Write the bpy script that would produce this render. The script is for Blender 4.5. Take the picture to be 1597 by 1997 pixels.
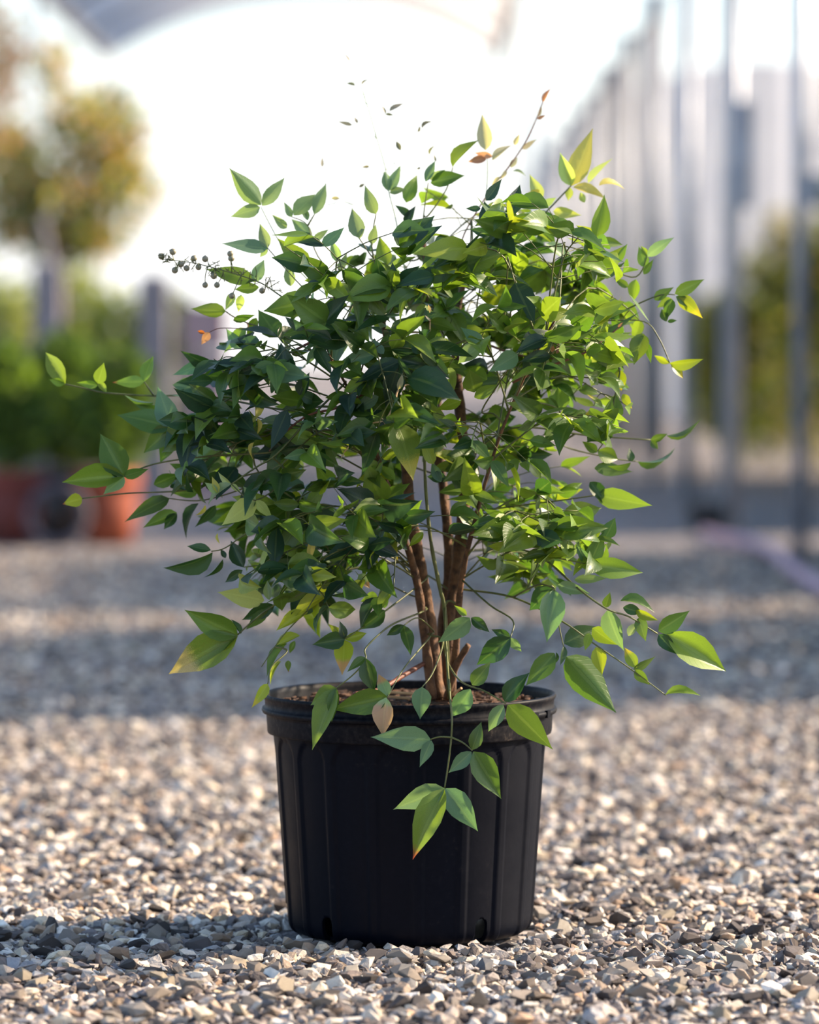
import bpy, bmesh, math, random
import numpy as np
from mathutils import Vector, Matrix, Quaternion
random.seed(11); rng = np.random.default_rng(11)
for o in list(bpy.data.objects): bpy.data.objects.remove(o)
scene = bpy.context.scene
C = scene.collection
def R(a): return math.radians(a)

# ------------------------------------------------------------------ camera
F, CX, CY, HZ = 7500.0, 798.5, 998.5, 700.0
D, CH = 4.62, 0.688
PITCH = math.atan((CY - HZ) / F)
cam_d = bpy.data.cameras.new('camera'); cam = bpy.data.objects.new('camera', cam_d); C.objects.link(cam)
cam.location = (0, -D, CH); cam.rotation_euler = (math.pi/2 - PITCH, 0, 0)
cam_d.sensor_fit = 'HORIZONTAL'; cam_d.sensor_width = 36.0; cam_d.lens = 36.0 * F / 1597.0
cam_d.clip_end = 1000; cam_d.clip_start = 0.05
cam_d.dof.use_dof = True; cam_d.dof.focus_distance = 4.44; cam_d.dof.aperture_fstop = cam_d.lens / 42.0
scene.camera = cam
# ------------------------------------------------------------------ sky, sun, exposure
SUN_EL, SUN_AZ = 27.0, 16.0            # elevation; degrees behind the right-hand side (+X towards +Y)
sd = Vector((math.cos(R(SUN_EL))*math.cos(R(SUN_AZ)), math.cos(R(SUN_EL))*math.sin(R(SUN_AZ)), math.sin(R(SUN_EL))))
w = bpy.data.worlds.new('sky'); scene.world = w; w.use_nodes = True
nt = w.node_tree; nt.nodes.clear()
sky = nt.nodes.new('ShaderNodeTexSky'); sky.sky_type = 'NISHITA'; sky.sun_disc = False
sky.sun_elevation = R(SUN_EL); sky.sun_rotation = R(90 - SUN_AZ)
sky.air_density = 1.0; sky.dust_density = 1.2; sky.ozone_density = 1.5
bg = nt.nodes.new('ShaderNodeBackground'); bg.inputs['Strength'].default_value = 0.33
wo = nt.nodes.new('ShaderNodeOutputWorld')
# bright haze low over the horizon, thinning out upwards all the way round
geo = nt.nodes.new('ShaderNodeTexCoord'); sxyz = nt.nodes.new('ShaderNodeSeparateXYZ'); nt.links.new(geo.outputs['Generated'], sxyz.inputs[0])
hr = nt.nodes.new('ShaderNodeValToRGB'); he = hr.color_ramp.elements; he[0].position = 0.0; he[0].color = (1,1,1,1); he[1].position = .17; he[1].color = (0,0,0,1)
hr.color_ramp.interpolation = 'EASE'; nt.links.new(sxyz.outputs[2], hr.inputs[0])
hm = nt.nodes.new('ShaderNodeMix'); hm.data_type = 'RGBA'; nt.links.new(hr.outputs[0], hm.inputs[0])
nt.links.new(sky.outputs[0], hm.inputs[6]); hm.inputs[7].default_value = (4.4, 4.4, 4.4, 1)
nt.links.new(hm.outputs[2], bg.inputs[0]); nt.links.new(bg.outputs[0], wo.inputs[0])
sl = bpy.data.lights.new('sun', 'SUN'); so = bpy.data.objects.new('sun', sl); C.objects.link(so)
sl.energy = 12.5; sl.angle = R(1.2); sl.color = (1.0, 0.80, 0.58)
so.rotation_euler = sd.to_track_quat('Z', 'Y').to_euler(); so.location = (6, 3, 5)
vs = scene.view_settings
vs.view_transform = 'Standard'; vs.look = 'None'; vs.gamma = 1.0; vs.use_curve_mapping = False; vs.exposure = 0.0

# ------------------------------------------------------------------ helpers
def lin(c):
    f = lambda v: v/12.92 if v <= 0.04045 else ((v+0.055)/1.055)**2.4
    return tuple(f(v/255.0) for v in c) + (1.0,)
CP, SP = math.cos(PITCH), math.sin(PITCH)
def P(px, py, Y=0.0):
    """a point of the scene seen at photo pixel (px,py), standing at depth plane Y"""
    a = (px-CX)/F; b = -(py-CY)/F
    d = Vector((a, CP + b*SP, -SP + b*CP)); t = (Y + D)/d.y
    return Vector((d.x*t, Y, CH + d.z*t))
def proj(p):
    r = Vector(p) - Vector((0, -D, CH)); z = r.y*CP - r.z*SP; u = r.y*SP + r.z*CP
    return CX + F*r.x/z, CY - F*u/z
def tag(o, label=None, cat=None, group=None, kind=None):
    if label: o['label'] = label
    if cat: o['category'] = cat
    if group: o['group'] = group
    if kind: o['kind'] = kind
    return o
def empty(name, loc=(0,0,0)):
    o = bpy.data.objects.new(name, None); o.location = loc; o.empty_display_size = 0.05; C.objects.link(o); return o
def link(name, me, mat=None, parent=None, smooth=False, mx=None):
    o = bpy.data.objects.new(name, me); C.objects.link(o)
    if mat and not me.materials: me.materials.append(mat)
    if smooth: me.shade_smooth()
    if parent:
        o.parent = parent
        o.matrix_parent_inverse = Matrix.Translation(parent.location).inverted()
    if mx is not None: o.matrix_basis = mx
    return o
def mesh(name, v, f):
    me = bpy.data.meshes.new(name); me.from_pydata([tuple(x) for x in v], [], f); me.update(); return me
class MB:
    def __init__(s): s.v = []; s.f = []
    def box(s, c, d, rot=None):
        n = len(s.v)
        for z in (-.5,.5):
            for y in (-.5,.5):
                for x in (-.5,.5):
                    p = Vector((x*d[0], y*d[1], z*d[2]))
                    if rot: p = rot @ p
                    s.v.append(tuple(p + Vector(c)))
        s.f += [tuple(n+i for i in q) for q in ((0,2,3,1),(4,5,7,6),(0,1,5,4),(2,6,7,3),(0,4,6,2),(1,3,7,5))]; return s
    def tube(s, pts, rad, seg=6, cap=True):
        pts = [Vector(p) for p in pts]
        if not isinstance(rad, (list, tuple)): rad = [rad]*len(pts)
        n0 = len(s.v); up = Vector((0.31, 0.22, 0.93))
        for i, p in enumerate(pts):
            t = (pts[min(i+1, len(pts)-1)] - pts[max(i-1, 0)]).normalized()
            a = t.cross(up)
            if a.length < 1e-3: a = t.cross(Vector((1,0,0)))
            a.normalize(); b = t.cross(a)
            for k in range(seg):
                an = 2*math.pi*k/seg
                s.v.append(tuple(p + (a*math.cos(an) + b*math.sin(an))*rad[i]))
        for i in range(len(pts)-1):
            for k in range(seg):
                k2 = (k+1) % seg
                s.f.append((n0+i*seg+k, n0+i*seg+k2, n0+(i+1)*seg+k2, n0+(i+1)*seg+k))
        if cap:
            s.f.append(tuple(n0+k for k in range(seg))[::-1]); s.f.append(tuple(n0+(len(pts)-1)*seg+k for k in range(seg)))
        return s
    def lathe(s, prof, seg=48, c=(0,0,0), close=False):
        n0 = len(s.v); m = len(prof)
        for k in range(seg):
            a = 2*math.pi*k/seg
            for r, z in prof: s.v.append((c[0]+r*math.cos(a), c[1]+r*math.sin(a), c[2]+z))
        for k in range(seg):
            k2 = (k+1) % seg
            for i in range(m-1): s.f.append((n0+k*m+i, n0+k2*m+i, n0+k2*m+i+1, n0+k*m+i+1))
            if close: s.f.append((n0+k*m+m-1, n0+k2*m+m-1, n0+k2*m, n0+k*m))
        return s
    def build(s, name, mat, parent=None, smooth=False):
        return link(name, mesh(name, s.v, s.f), mat, parent, smooth)
def spline(pts, n=6):
    """Catmull-Rom through points"""
    pts = [Vector(p) for p in pts]; out = []
    if len(pts) == 2:
        return [pts[0].lerp(pts[1], i/n) for i in range(n+1)]
    for i in range(len(pts)-1):
        p0 = pts[max(i-1,0)]; p1 = pts[i]; p2 = pts[i+1]; p3 = pts[min(i+2, len(pts)-1)]
        for k in range(n):
            t = k/n
            out.append(0.5*((2*p1) + (p2-p0)*t + (2*p0-5*p1+4*p2-p3)*t*t + (3*p1-p0-3*p2+p3)*t**3))
    out.append(pts[-1]); return out

# ------------------------------------------------------------------ materials
def newmat(name):
    m = bpy.data.materials.new(name); m.use_nodes = True; nt = m.node_tree
    return m, nt, nt.nodes['Principled BSDF'], nt.nodes['Material Output']
def noise(nt, scale, detail=4, coord='Object', rough=.55):
    tc = nt.nodes.new('ShaderNodeTexCoord'); n = nt.nodes.new('ShaderNodeTexNoise')
    n.inputs['Scale'].default_value = scale; n.inputs['Detail'].default_value = detail; n.inputs['Roughness'].default_value = rough
    nt.links.new(tc.outputs[coord], n.inputs['Vector']); return n
def ramp(nt, src, stops):
    r = nt.nodes.new('ShaderNodeValToRGB'); e = r.color_ramp.elements
    while len(e) < len(stops): e.new(.5)
    for el, (p, c) in zip(e, stops): el.position = p; el.color = c
    nt.links.new(src, r.inputs[0]); return r
def bump(nt, b, src, strength, dist):
    n = nt.nodes.new('ShaderNodeBump'); n.inputs['Strength'].default_value = strength; n.inputs['Distance'].default_value = dist
    nt.links.new(src, n.inputs['Height']); nt.links.new(n.outputs[0], b.inputs['Normal']); return n
def simple(name, c1, c2, scale=20, rough=.7, bs=0.3, bd=.003, metal=0, spec=.5):
    m, nt, b, o = newmat(name)
    n = noise(nt, scale); r = ramp(nt, n.outputs[0], [(.3, lin(c1)), (.7, lin(c2))])
    nt.links.new(r.outputs[0], b.inputs['Base Color']); b.inputs['Roughness'].default_value = rough
    b.inputs['Metallic'].default_value = metal; b.inputs['Specular IOR Level'].default_value = spec
    if bs: bump(nt, b, n.outputs[0], bs, bd)
    return m
def tint_nodes(nt):
    oi = nt.nodes.new('ShaderNodeObjectInfo'); at = nt.nodes.new('ShaderNodeAttribute'); at.attribute_name = 'tint'
    mx = nt.nodes.new('ShaderNodeMix'); mx.data_type = 'RGBA'; mx.blend_type = 'MULTIPLY'; mx.inputs[0].default_value = 1
    nt.links.new(oi.outputs['Color'], mx.inputs[6]); nt.links.new(at.outputs['Color'], mx.inputs[7]); return mx.outputs[2]
def leafmat(name, tip=None, tpos=.75, spots=None, trans=.42, rough=.36):
    m, nt, b, o = newmat(name)
    col = tint_nodes(nt)
    uv = nt.nodes.new('ShaderNodeUVMap'); sep = nt.nodes.new('ShaderNodeSeparateXYZ'); nt.links.new(uv.outputs[0], sep.inputs[0])
    def math_(op, a, bb=None):
        n = nt.nodes.new('ShaderNodeMath'); n.operation = op
        for i, v in enumerate((a, bb)):
            if v is None: continue
            if isinstance(v, (int, float)): n.inputs[i].default_value = v
            else: nt.links.new(v, n.inputs[i])
        return n.outputs[0]
    au = math_('ABSOLUTE', math_('SUBTRACT', sep.outputs[0], .5))
    rib = ramp(nt, au, [(0, (1,1,1,1)), (.035, (1,1,1,1)), (.06, (0,0,0,1))])
    # side veins run forward from the midrib
    vein = math_('SINE', math_('MULTIPLY', math_('SUBTRACT', sep.outputs[1], math_('MULTIPLY', au, .55)), 62.0))
    vr = ramp(nt, vein, [(.0, (0,0,0,1)), (.86, (0,0,0,1)), (1, (1,1,1,1))])
    nz = noise(nt, 70, 3)
    hsv = nt.nodes.new('ShaderNodeHueSaturation')
    mr = nt.nodes.new('ShaderNodeMapRange'); mr.inputs[3].default_value = .72; mr.inputs[4].default_value = 1.3
    nt.links.new(nz.outputs[0], mr.inputs[0]); nt.links.new(mr.outputs[0], hsv.inputs['Value']); nt.links.new(col, hsv.inputs['Color'])
    c = hsv.outputs[0]
    def mixc(fac, a, bcol):
        mx = nt.nodes.new('ShaderNodeMix'); mx.data_type = 'RGBA'
        nt.links.new(fac, mx.inputs[0]); nt.links.new(a, mx.inputs[6])
        if isinstance(bcol, tuple): mx.inputs[7].default_value = bcol
        else: nt.links.new(bcol, mx.inputs[7])
        return mx.outputs[2]
    if tip:
        tr = math_('ADD', sep.outputs[1], math_('MULTIPLY', math_('SUBTRACT', nz.outputs[0], .5), .35))
        rr = ramp(nt, tr, [(tpos-.06, (0,0,0,1)), (tpos+.06, (1,1,1,1))])
        c = mixc(rr.outputs[0], c, lin(tip))
    if spots:
        n2 = noise(nt, 130, 2); sr = ramp(nt, n2.outputs[0], [(.62, (0,0,0,1)), (.68, (1,1,1,1))])
        c = mixc(sr.outputs[0], c, lin(spots))
    lt = nt.nodes.new('ShaderNodeMix'); lt.data_type = 'RGBA'; lt.blend_type = 'ADD'
    fr = math_('MULTIPLY', rib.outputs[0], .13); nt.links.new(fr, lt.inputs[0])
    nt.links.new(c, lt.inputs[6]); lt.inputs[7].default_value = (.25, .30, .12, 1)
    c2 = lt.outputs[2]
    nt.links.new(c2, b.inputs['Base Color']); b.inputs['Roughness'].default_value = rough
    b.inputs['Specular IOR Level'].default_value = .55
    h = math_('SUBTRACT', math_('MULTIPLY', vr.outputs[0], -.35), rib.outputs[0])
    bump(nt, b, h, .35, .0006)
    tb = nt.nodes.new('ShaderNodeBsdfTranslucent')
    t2 = nt.nodes.new('ShaderNodeMix'); t2.data_type = 'RGBA'; t2.blend_type = 'MULTIPLY'; t2.inputs[0].default_value = 1
    nt.links.new(c2, t2.inputs[6]); t2.inputs[7].default_value = (1.6, 1.6, 0.6, 1)
    nt.links.new(t2.outputs[2], tb.inputs['Color'])
    ms = nt.nodes.new('ShaderNodeMixShader'); ms.inputs[0].default_value = trans
    nt.links.new(b.outputs[0], ms.inputs[1]); nt.links.new(tb.outputs[0], ms.inputs[2]); nt.links.new(ms.outputs[0], o.inputs[0])
    return m
M = {}
M['leaf'] = leafmat('leaf_green')
M['leaf_redtip'] = leafmat('leaf_red_tip', (140, 62, 50), .88)
M['leaf_yellowtip'] = leafmat('leaf_yellow_tip', (172, 160, 56), .66)
M['leaf_browntip'] = leafmat('leaf_brown_tip', (170, 135, 100), .60)
M['leaf_brown'] = leafmat('leaf_dry_brown', (172, 140, 112), .18, trans=.2)
M['leaf_spot'] = leafmat('leaf_spotted', (172, 156, 112), .62, spots=(110, 60, 50))
M['bgleaf'] = leafmat('background_leaf', trans=.45, rough=.6)
M['bark'] = simple('cane_bark', (50, 33, 26), (118, 84, 56), 90, .85, .8, .004)
M['twig'] = simple('green_twig', (64, 72, 36), (104, 108, 54), 60, .5, .1)
M['redtwig'] = simple('reddish_twig', (96, 52, 46), (132, 82, 62), 60, .6, .1)
M['drytwig'] = simple('dry_flower_twig', (190, 150, 110), (222, 186, 140), 80, .8, .2)
M['paletwig'] = simple('pale_new_twig', (150, 168, 138), (176, 186, 160), 60, .6, 0)
M['berry'] = simple('berry_skin', (112, 120, 92), (150, 132, 110), 150, .45, .1, .0005)
M['soil'] = simple('potting_soil', (50, 36, 28), (112, 80, 58), 120, .95, 1, .006)
M['post'] = simple('galvanised_steel', (128, 132, 142), (168, 172, 180), 8, .42, .05, metal=.45)
M['white'] = simple('white_painted_metal', (214, 214, 212), (236, 234, 230), 6, .5, 0)
M['greywood'] = simple('weathered_grey_wood', (112, 106, 112), (160, 152, 152), 14, .9, .5)
M['terracotta'] = simple('terracotta', (118, 54, 36), (166, 84, 54), 9, .85, .2)
M['shadeterra'] = simple('shaded_terracotta', (88, 42, 38), (126, 62, 52), 9, .85, .2)  # darker terracotta copy, the shade on the left pot put into its colour
M['blackplastic'] = simple('black_plastic', (24, 24, 28), (44, 42, 48), 20, .5, .1)
M['hose'] = simple('pink_grey_hose', (176, 138, 154), (204, 168, 178), 14, .6, .1)
M['bed'] = simple('mauve_board', (150, 124, 132), (182, 152, 150), 6, .9, .2)
# nursery pot plastic: black with dusty scuffs
m, nt, b, o = newmat('nursery_pot_plastic'); M['pot'] = m
n1 = noise(nt, 9, 6, rough=.7); n2 = noise(nt, 160, 3)
mul = nt.nodes.new('ShaderNodeMath'); mul.operation = 'MULTIPLY'; nt.links.new(n1.outputs[0], mul.inputs[0]); nt.links.new(n2.outputs[0], mul.inputs[1])
r = ramp(nt, mul.outputs[0], [(.20, lin((3, 6, 17))), (.36, lin((6, 9, 20))), (.55, lin((30, 28, 29)))])
nt.links.new(r.outputs[0], b.inputs['Base Color'])
rr = ramp(nt, n1.outputs[0], [(.3, (.42,)*3+(1,)), (.7, (.62,)*3+(1,))]); nt.links.new(rr.outputs[0], b.inputs['Roughness'])
b.inputs['Specular IOR Level'].default_value = .09; bump(nt, b, n2.outputs[0], .12, .0008)
mr_ = m.copy(); mr_.name = 'dusty_pot_rim'; M['rim'] = mr_
for n_ in mr_.node_tree.nodes:
    if n_.type == 'VALTORGB' and len(n_.color_ramp.elements) == 3:
        for e_, c_ in zip(n_.color_ramp.elements, ((10, 12, 20), (34, 32, 34), (92, 82, 72))): e_.color = lin(c_)
# translucent greenhouse film
m, nt, b, o = newmat('white_poly_film'); M['film'] = m
n1 = noise(nt, 1.5, 3); r = ramp(nt, n1.outputs[0], [(.3, lin((232, 232, 234))), (.7, lin((248, 247, 245)))])
nt.links.new(r.outputs[0], b.inputs['Base Color']); b.inputs['Roughness'].default_value = .45
tb = nt.nodes.new('ShaderNodeBsdfTranslucent'); nt.links.new(r.outputs[0], tb.inputs[0])
ms = nt.nodes.new('ShaderNodeMixShader'); ms.inputs[0].default_value = .70
nt.links.new(b.outputs[0], ms.inputs[1]); nt.links.new(tb.outputs[0], ms.inputs[2]); nt.links.new(ms.outputs[0], o.inputs[0])
m2 = m.copy(); m2.name = 'greyed_poly_film'; M['curtain'] = m2
for n_ in m2.node_tree.nodes:
    if n_.type == 'VALTORGB': n_.color_ramp.elements[0].color = lin((150, 152, 160)); n_.color_ramp.elements[1].color = lin((200, 198, 196))
    if n_.type == 'MIX_SHADER': n_.inputs[0].default_value = .5
    if n_.type == 'TEX_NOISE': n_.inputs['Scale'].default_value = 1.1
# stone: tint per stone plus grain
m, nt, b, o = newmat('gravel_stone'); M['stone'] = m
col = tint_nodes(nt); n1 = noise(nt, 140, 5)
hv = nt.nodes.new('ShaderNodeHueSaturation'); mr = nt.nodes.new('ShaderNodeMapRange'); mr.inputs[3].default_value = .66; mr.inputs[4].default_value = 1.34
nt.links.new(n1.outputs[0], mr.inputs[0]); nt.links.new(mr.outputs[0], hv.inputs['Value']); nt.links.new(col, hv.inputs['Color'])
nt.links.new(hv.outputs[0], b.inputs['Base Color']); b.inputs['Roughness'].default_value = .8
bump(nt, b, n1.outputs[0], .9, .003)
# ground: small crushed stone, too far to tell apart
m, nt, b, o = newmat('crushed_gravel_ground'); M['ground'] = m
tc = nt.nodes.new('ShaderNodeTexCoord'); vo = nt.nodes.new('ShaderNodeTexVoronoi'); vo.inputs['Scale'].default_value = 38
nt.links.new(tc.outputs['Object'], vo.inputs['Vector'])
sx = nt.nodes.new('ShaderNodeSeparateColor'); nt.links.new(vo.outputs['Color'], sx.inputs[0])
r = ramp(nt, sx.outputs[0], [(0, lin((70, 68, 72))), (.5, lin((120, 114, 114))), (1, lin((176, 166, 160)))])
n1 = noise(nt, .7, 4); r2 = ramp(nt, n1.outputs[0], [(.35, (.72, .72, .74, 1)), (.65, (1.08, 1.06, 1.04, 1))])
mx = nt.nodes.new('ShaderNodeMix'); mx.data_type = 'RGBA'; mx.blend_type = 'MULTIPLY'; mx.inputs[0].default_value = 1
nt.links.new(r.outputs[0], mx.inputs[6]); nt.links.new(r2.outputs[0], mx.inputs[7]); nt.links.new(mx.outputs[2], b.inputs['Base Color'])
b.inputs['Roughness'].default_value = .9; bump(nt, b, vo.outputs['Distance'], .8, .02)

def set_tint(me, cols):
    a = me.color_attributes.new('tint', 'FLOAT_COLOR', 'POINT'); a.data.foreach_set('color', np.asarray(cols, dtype=np.float32).ravel())

# ------------------------------------------------------------------ ground
gm = bmesh.new(); GZ = -0.008
xs = [-300,-20,-6,-3,0,3,6,20,300]; ys = [-30,-6,-2,0,4,9,15,30,60,400]
gv = [[gm.verts.new((x, y, GZ)) for x in xs] for y in ys]
for j in range(len(ys)-1):
    for i in range(len(xs)-1): gm.faces.new((gv[j][i], gv[j][i+1], gv[j+1][i+1], gv[j+1][i]))
me = bpy.data.meshes.new('ground'); gm.to_mesh(me); gm.free()
ground = link('ground', me, M['ground']); tag(ground, 'grey and beige crushed gravel covering the nursery yard', kind='structure')
# stone templates: angular convex chips
TPL = []
for k in range(28):
    bm = bmesh.new()
    for _ in range(12 + k % 3):
        v = rng.normal(size=3); v /= np.linalg.norm(v); v *= rng.uniform(.78, 1.06)
        bm.verts.new((v[0]*1.0, v[1]*(.62 + .03*(k % 9)), v[2]*(.38 + .02*(k % 12))))
    bmesh.ops.convex_hull(bm, input=bm.verts[:])
    for v in [v for v in bm.verts if not v.link_faces]: bm.verts.remove(v)
    bmesh.ops.triangulate(bm, faces=bm.faces[:]); bmesh.ops.recalc_face_normals(bm, faces=bm.faces[:])
    bm.verts.index_update()
    TPL.append((np.array([v.co[:] for v in bm.verts]), np.array([[v.index for v in f.verts] for f in bm.faces]))); bm.free()
PAL = [lin(c) for c in ((186,172,156),(160,146,134),(206,192,172),(128,116,108),(150,128,106),(108,94,86),(192,174,146),(222,210,194),(84,74,70),(170,136,104),(138,136,138),(66,58,56),(176,158,140),(112,102,100))]
PW = np.array([10,9,9,9,8,9,8,6,8,4,8,7,9,10], float); PW /= PW.sum()
def stone_field(n, y0, y1, smin, smax, marg, zoff):
    y = rng.uniform(y0, y1, n*2); z = y + D; half = .1065*z + marg; keep = rng.uniform(0, .1065*(y1+D)+marg, n*2) < half
    y = y[keep][:n]; half = half[keep][:n]; x = rng.uniform(-1, 1, len(y))*half
    s = smin + (smax-smin)*rng.beta(1.4, 3.4, len(y))
    return x, y, s, zoff + rng.uniform(-.4, .45, len(y))*s
fields = [stone_field(15000, -1.0, .75, .007, .0245, .30, -.003), stone_field(16000, -1.0, .75, .005, .010, .30, -.003),
          stone_field(32000, .75, 3.6, .008, .024, .60, -.003), stone_field(24000, 3.6, 9.0, .010, .026, .7, -.003)]
X, Y_, S, Z = [np.concatenate(a) for a in zip(*fields)]
rr_ = np.hypot(X, Y_)
under = rr_ < .158
Z = np.where(under, -.006 - S*.75, Z); Z = np.minimum(Z, .008 - S*.15)
T = rng.integers(0, len(TPL), len(X)); A = rng.uniform(0, 2*np.pi, len(X)); TX = rng.normal(0, .35, len(X)); TY = rng.normal(0, .35, len(X))
PALA = np.array(PAL)[:, :3]; PALA = (PALA*.8 + PALA.mean(1, keepdims=True)*.2)*1.14; ci = rng.choice(len(PAL), len(X), p=PW); COL = PALA[ci]*rng.uniform(.75, 1.2, (len(X), 1))
# the 300 stones that show largest become stones of their own
depth = Y_ + D; inframe = (np.abs(X) < .1065*depth) & (depth > 4.0) & ~under
score = np.where(inframe, S/depth + .0, 0); score[(depth > 4.75)] *= .6
pick = np.argsort(-score)[:300]; isp = np.zeros(len(X), bool); isp[pick] = True
def rotm(a, tx, ty):
    ca, sa = np.cos(a), np.sin(a); cx, sx_ = np.cos(tx), np.sin(tx); cy, sy = np.cos(ty), np.sin(ty); o = np.ones_like(a); zr = np.zeros_like(a)
    Rz = np.stack([np.stack([ca,-sa,zr],-1), np.stack([sa,ca,zr],-1), np.stack([zr,zr,o],-1)], -2)
    Rx = np.stack([np.stack([o,zr,zr],-1), np.stack([zr,cx,-sx_],-1), np.stack([zr,sx_,cx],-1)], -2)
    Ry = np.stack([np.stack([cy,zr,sy],-1), np.stack([zr,o,zr],-1), np.stack([-sy,zr,cy],-1)], -2)
    return Rz @ Rx @ Ry
RM = rotm(A, TX, TY)
VV, FF, CC, off = [], [], [], 0
for k, (tv, tf) in enumerate(TPL):
    idx = np.where((T == k) & ~isp)[0]
    v = np.einsum('nij,vj->nvi', RM[idx], tv)*S[idx][:, None, None] + np.stack([X, Y_, Z], -1)[idx][:, None, :]
    nv = len(tv); VV.append(v.reshape(-1, 3)); FF.append((tf[None] + (np.arange(len(idx))*nv)[:, None, None] + off).reshape(-1, 3))
    CC.append(np.repeat(COL[idx], nv, 0)); off += nv*len(idx)
VV = np.concatenate(VV); FF = np.concatenate(FF); CC = np.concatenate(CC)
me = bpy.data.meshes.new('gravel'); me.vertices.add(len(VV)); me.vertices.foreach_set('co', VV.astype(np.float32).ravel())
me.loops.add(FF.size); me.loops.foreach_set('vertex_index', FF.astype(np.int32).ravel())
me.polygons.add(len(FF)); me.polygons.foreach_set('loop_start', np.arange(0, FF.size, 3, dtype=np.int32))
me.update(calc_edges=True); me.shade_flat()
set_tint(me, np.concatenate([CC, np.ones((len(CC), 1))], 1))
link('gravel', me, M['stone'], ground)['kind'] = 'stuff'
SM = []
for k, (tv, tf) in enumerate(TPL):
    me = mesh('stone', tv, [tuple(int(i) for i in f) for f in tf]); me.materials.append(M['stone']); set_tint(me, np.ones((len(tv), 4))); me.shade_flat(); SM.append(me)
for i in pick:
    o = link('stone', SM[T[i]], None, ground)
    o.matrix_basis = Matrix.Translation((X[i], Y_[i], Z[i])) @ Matrix(RM[i].tolist()).to_4x4() @ Matrix.Scale(S[i], 4)
    o.color = (*COL[i], 1)

# ------------------------------------------------------------------ nursery pot
PX = D/F   # metres per photo pixel at the pot
pot = empty('nursery_pot', (0, 0, 0))
tag(pot, 'black ribbed plastic nursery pot standing on the gravel, holding the leafy shrub', 'plant pot')
H_W, RB, RT = .256, .1475, .1650
def wall_mesh():
    SEG = 432; zs = [0, .002, .005, .010, .016] + [ .022 + (H_W-.022)*i/64 for i in range(65)]
    v = []; f = []
    def r_out(a, z):
        t = z/H_W; rr = RB + (RT-RB)*t
        if z < .016: rr -= .012*(1-math.sqrt(max(0, 1-((.016-z)/.016)**2)))
        # 18 arched panels, each a shallow pad with a groove round it
        u = ((math.degrees(a)+90-4) % 20.0) - 10.0
        hw = 7.4; top = H_W - .020; m_ = rr*math.radians(1)
        du = abs(u)
        zt = top - (hw*m_) + math.sqrt(max(0, (hw*hw - min(du,hw)**2)))*m_
        e = min(hw-du, (zt - z)/m_ if z > top-hw*m_ else 99)
        k = max(0, min(1, (e + .55)/1.1)); k = k*k*(3-2*k)
        rr += (-.0022*k + .0005) - .0010*math.exp(-(e/.45)**2)
        return rr
    n = len(zs)
    for k in range(SEG):
        a = 2*math.pi*k/SEG
        for z in zs:
            r_ = r_out(a, z); v.append((r_*math.cos(a), r_*math.sin(a), z))
        for z in reversed(zs):
            zz = z + .004*(1-z/H_W); r_ = RB+(RT-RB)*zz/H_W - .0062 - (.012*(1-math.sqrt(max(0, 1-((.016-z)/.016)**2))) if z < .016 else 0); v.append((r_*math.cos(a), r_*math.sin(a), zz))
    N = 2*n
    for k in range(SEG):
        k2 = (k+1) % SEG
        for i in range(N): f.append((k*N+i, k2*N+i, k2*N+(i+1)%N, k*N+(i+1)%N))
    me = mesh('wall', v, f)
    bm = bmesh.new(); bm.from_mesh(me); bmesh.ops.recalc_face_normals(bm, faces=bm.faces[:]); bm.to_mesh(me); bm.free(); return me
wm = wall_mesh()
wall = link('wall', wm, M['pot'], pot, True)
# drainage holes cut through the wall at the base
for ang in (-41, 35, 95, 145, 205, 265):
    a = R(-90+ang); c = Vector((math.cos(a)*.146, math.sin(a)*.146, .0))
    cb = MB(); prof = []
    for i in range(9): t = math.pi*i/8; prof.append((.0085*math.cos(t), .022 + .0085*math.sin(t)))
    prof += [(-.0085, -.02), (.0085, -.02)]
    tv = Vector((-math.sin(a), math.cos(a), 0)); rv = Vector((math.cos(a), math.sin(a), 0)); n = len(prof)
    for s in (-.03, .03):
        for u, z in prof: cb.v.append(tuple(c + tv*u + rv*s + Vector((0, 0, z))))
    cb.f = [tuple(range(n))[::-1], tuple(range(n, 2*n))] + [(i, (i+1)%n, n+(i+1)%n, n+i) for i in range(n)]
    cm = mesh('cut', cb.v, cb.f)
    bm = bmesh.new(); bm.from_mesh(cm); bmesh.ops.recalc_face_normals(bm, faces=bm.faces[:]); bm.to_mesh(cm); bm.free()
    co = bpy.data.objects.new('cut', cm); C.objects.link(co)
    md = wall.modifiers.new('hole', 'BOOLEAN'); md.operation = 'DIFFERENCE'; md.object = co; md.solver = 'EXACT'
dg = bpy.context.evaluated_depsgraph_get(); dg.update()
nm = bpy.data.meshes.new_from_object(wall.evaluated_get(dg)); wall.modifiers.clear(); wall.data = nm; nm.name = 'wall'
for o in [o for o in bpy.data.objects if o.name.startswith('cut')]: bpy.data.objects.remove(o)
MB().lathe([(.0001,.002),(.1345,.002),(.1345,.0055),(.0001,.0055)], 64).build('bottom', M['pot'], pot)
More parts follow.
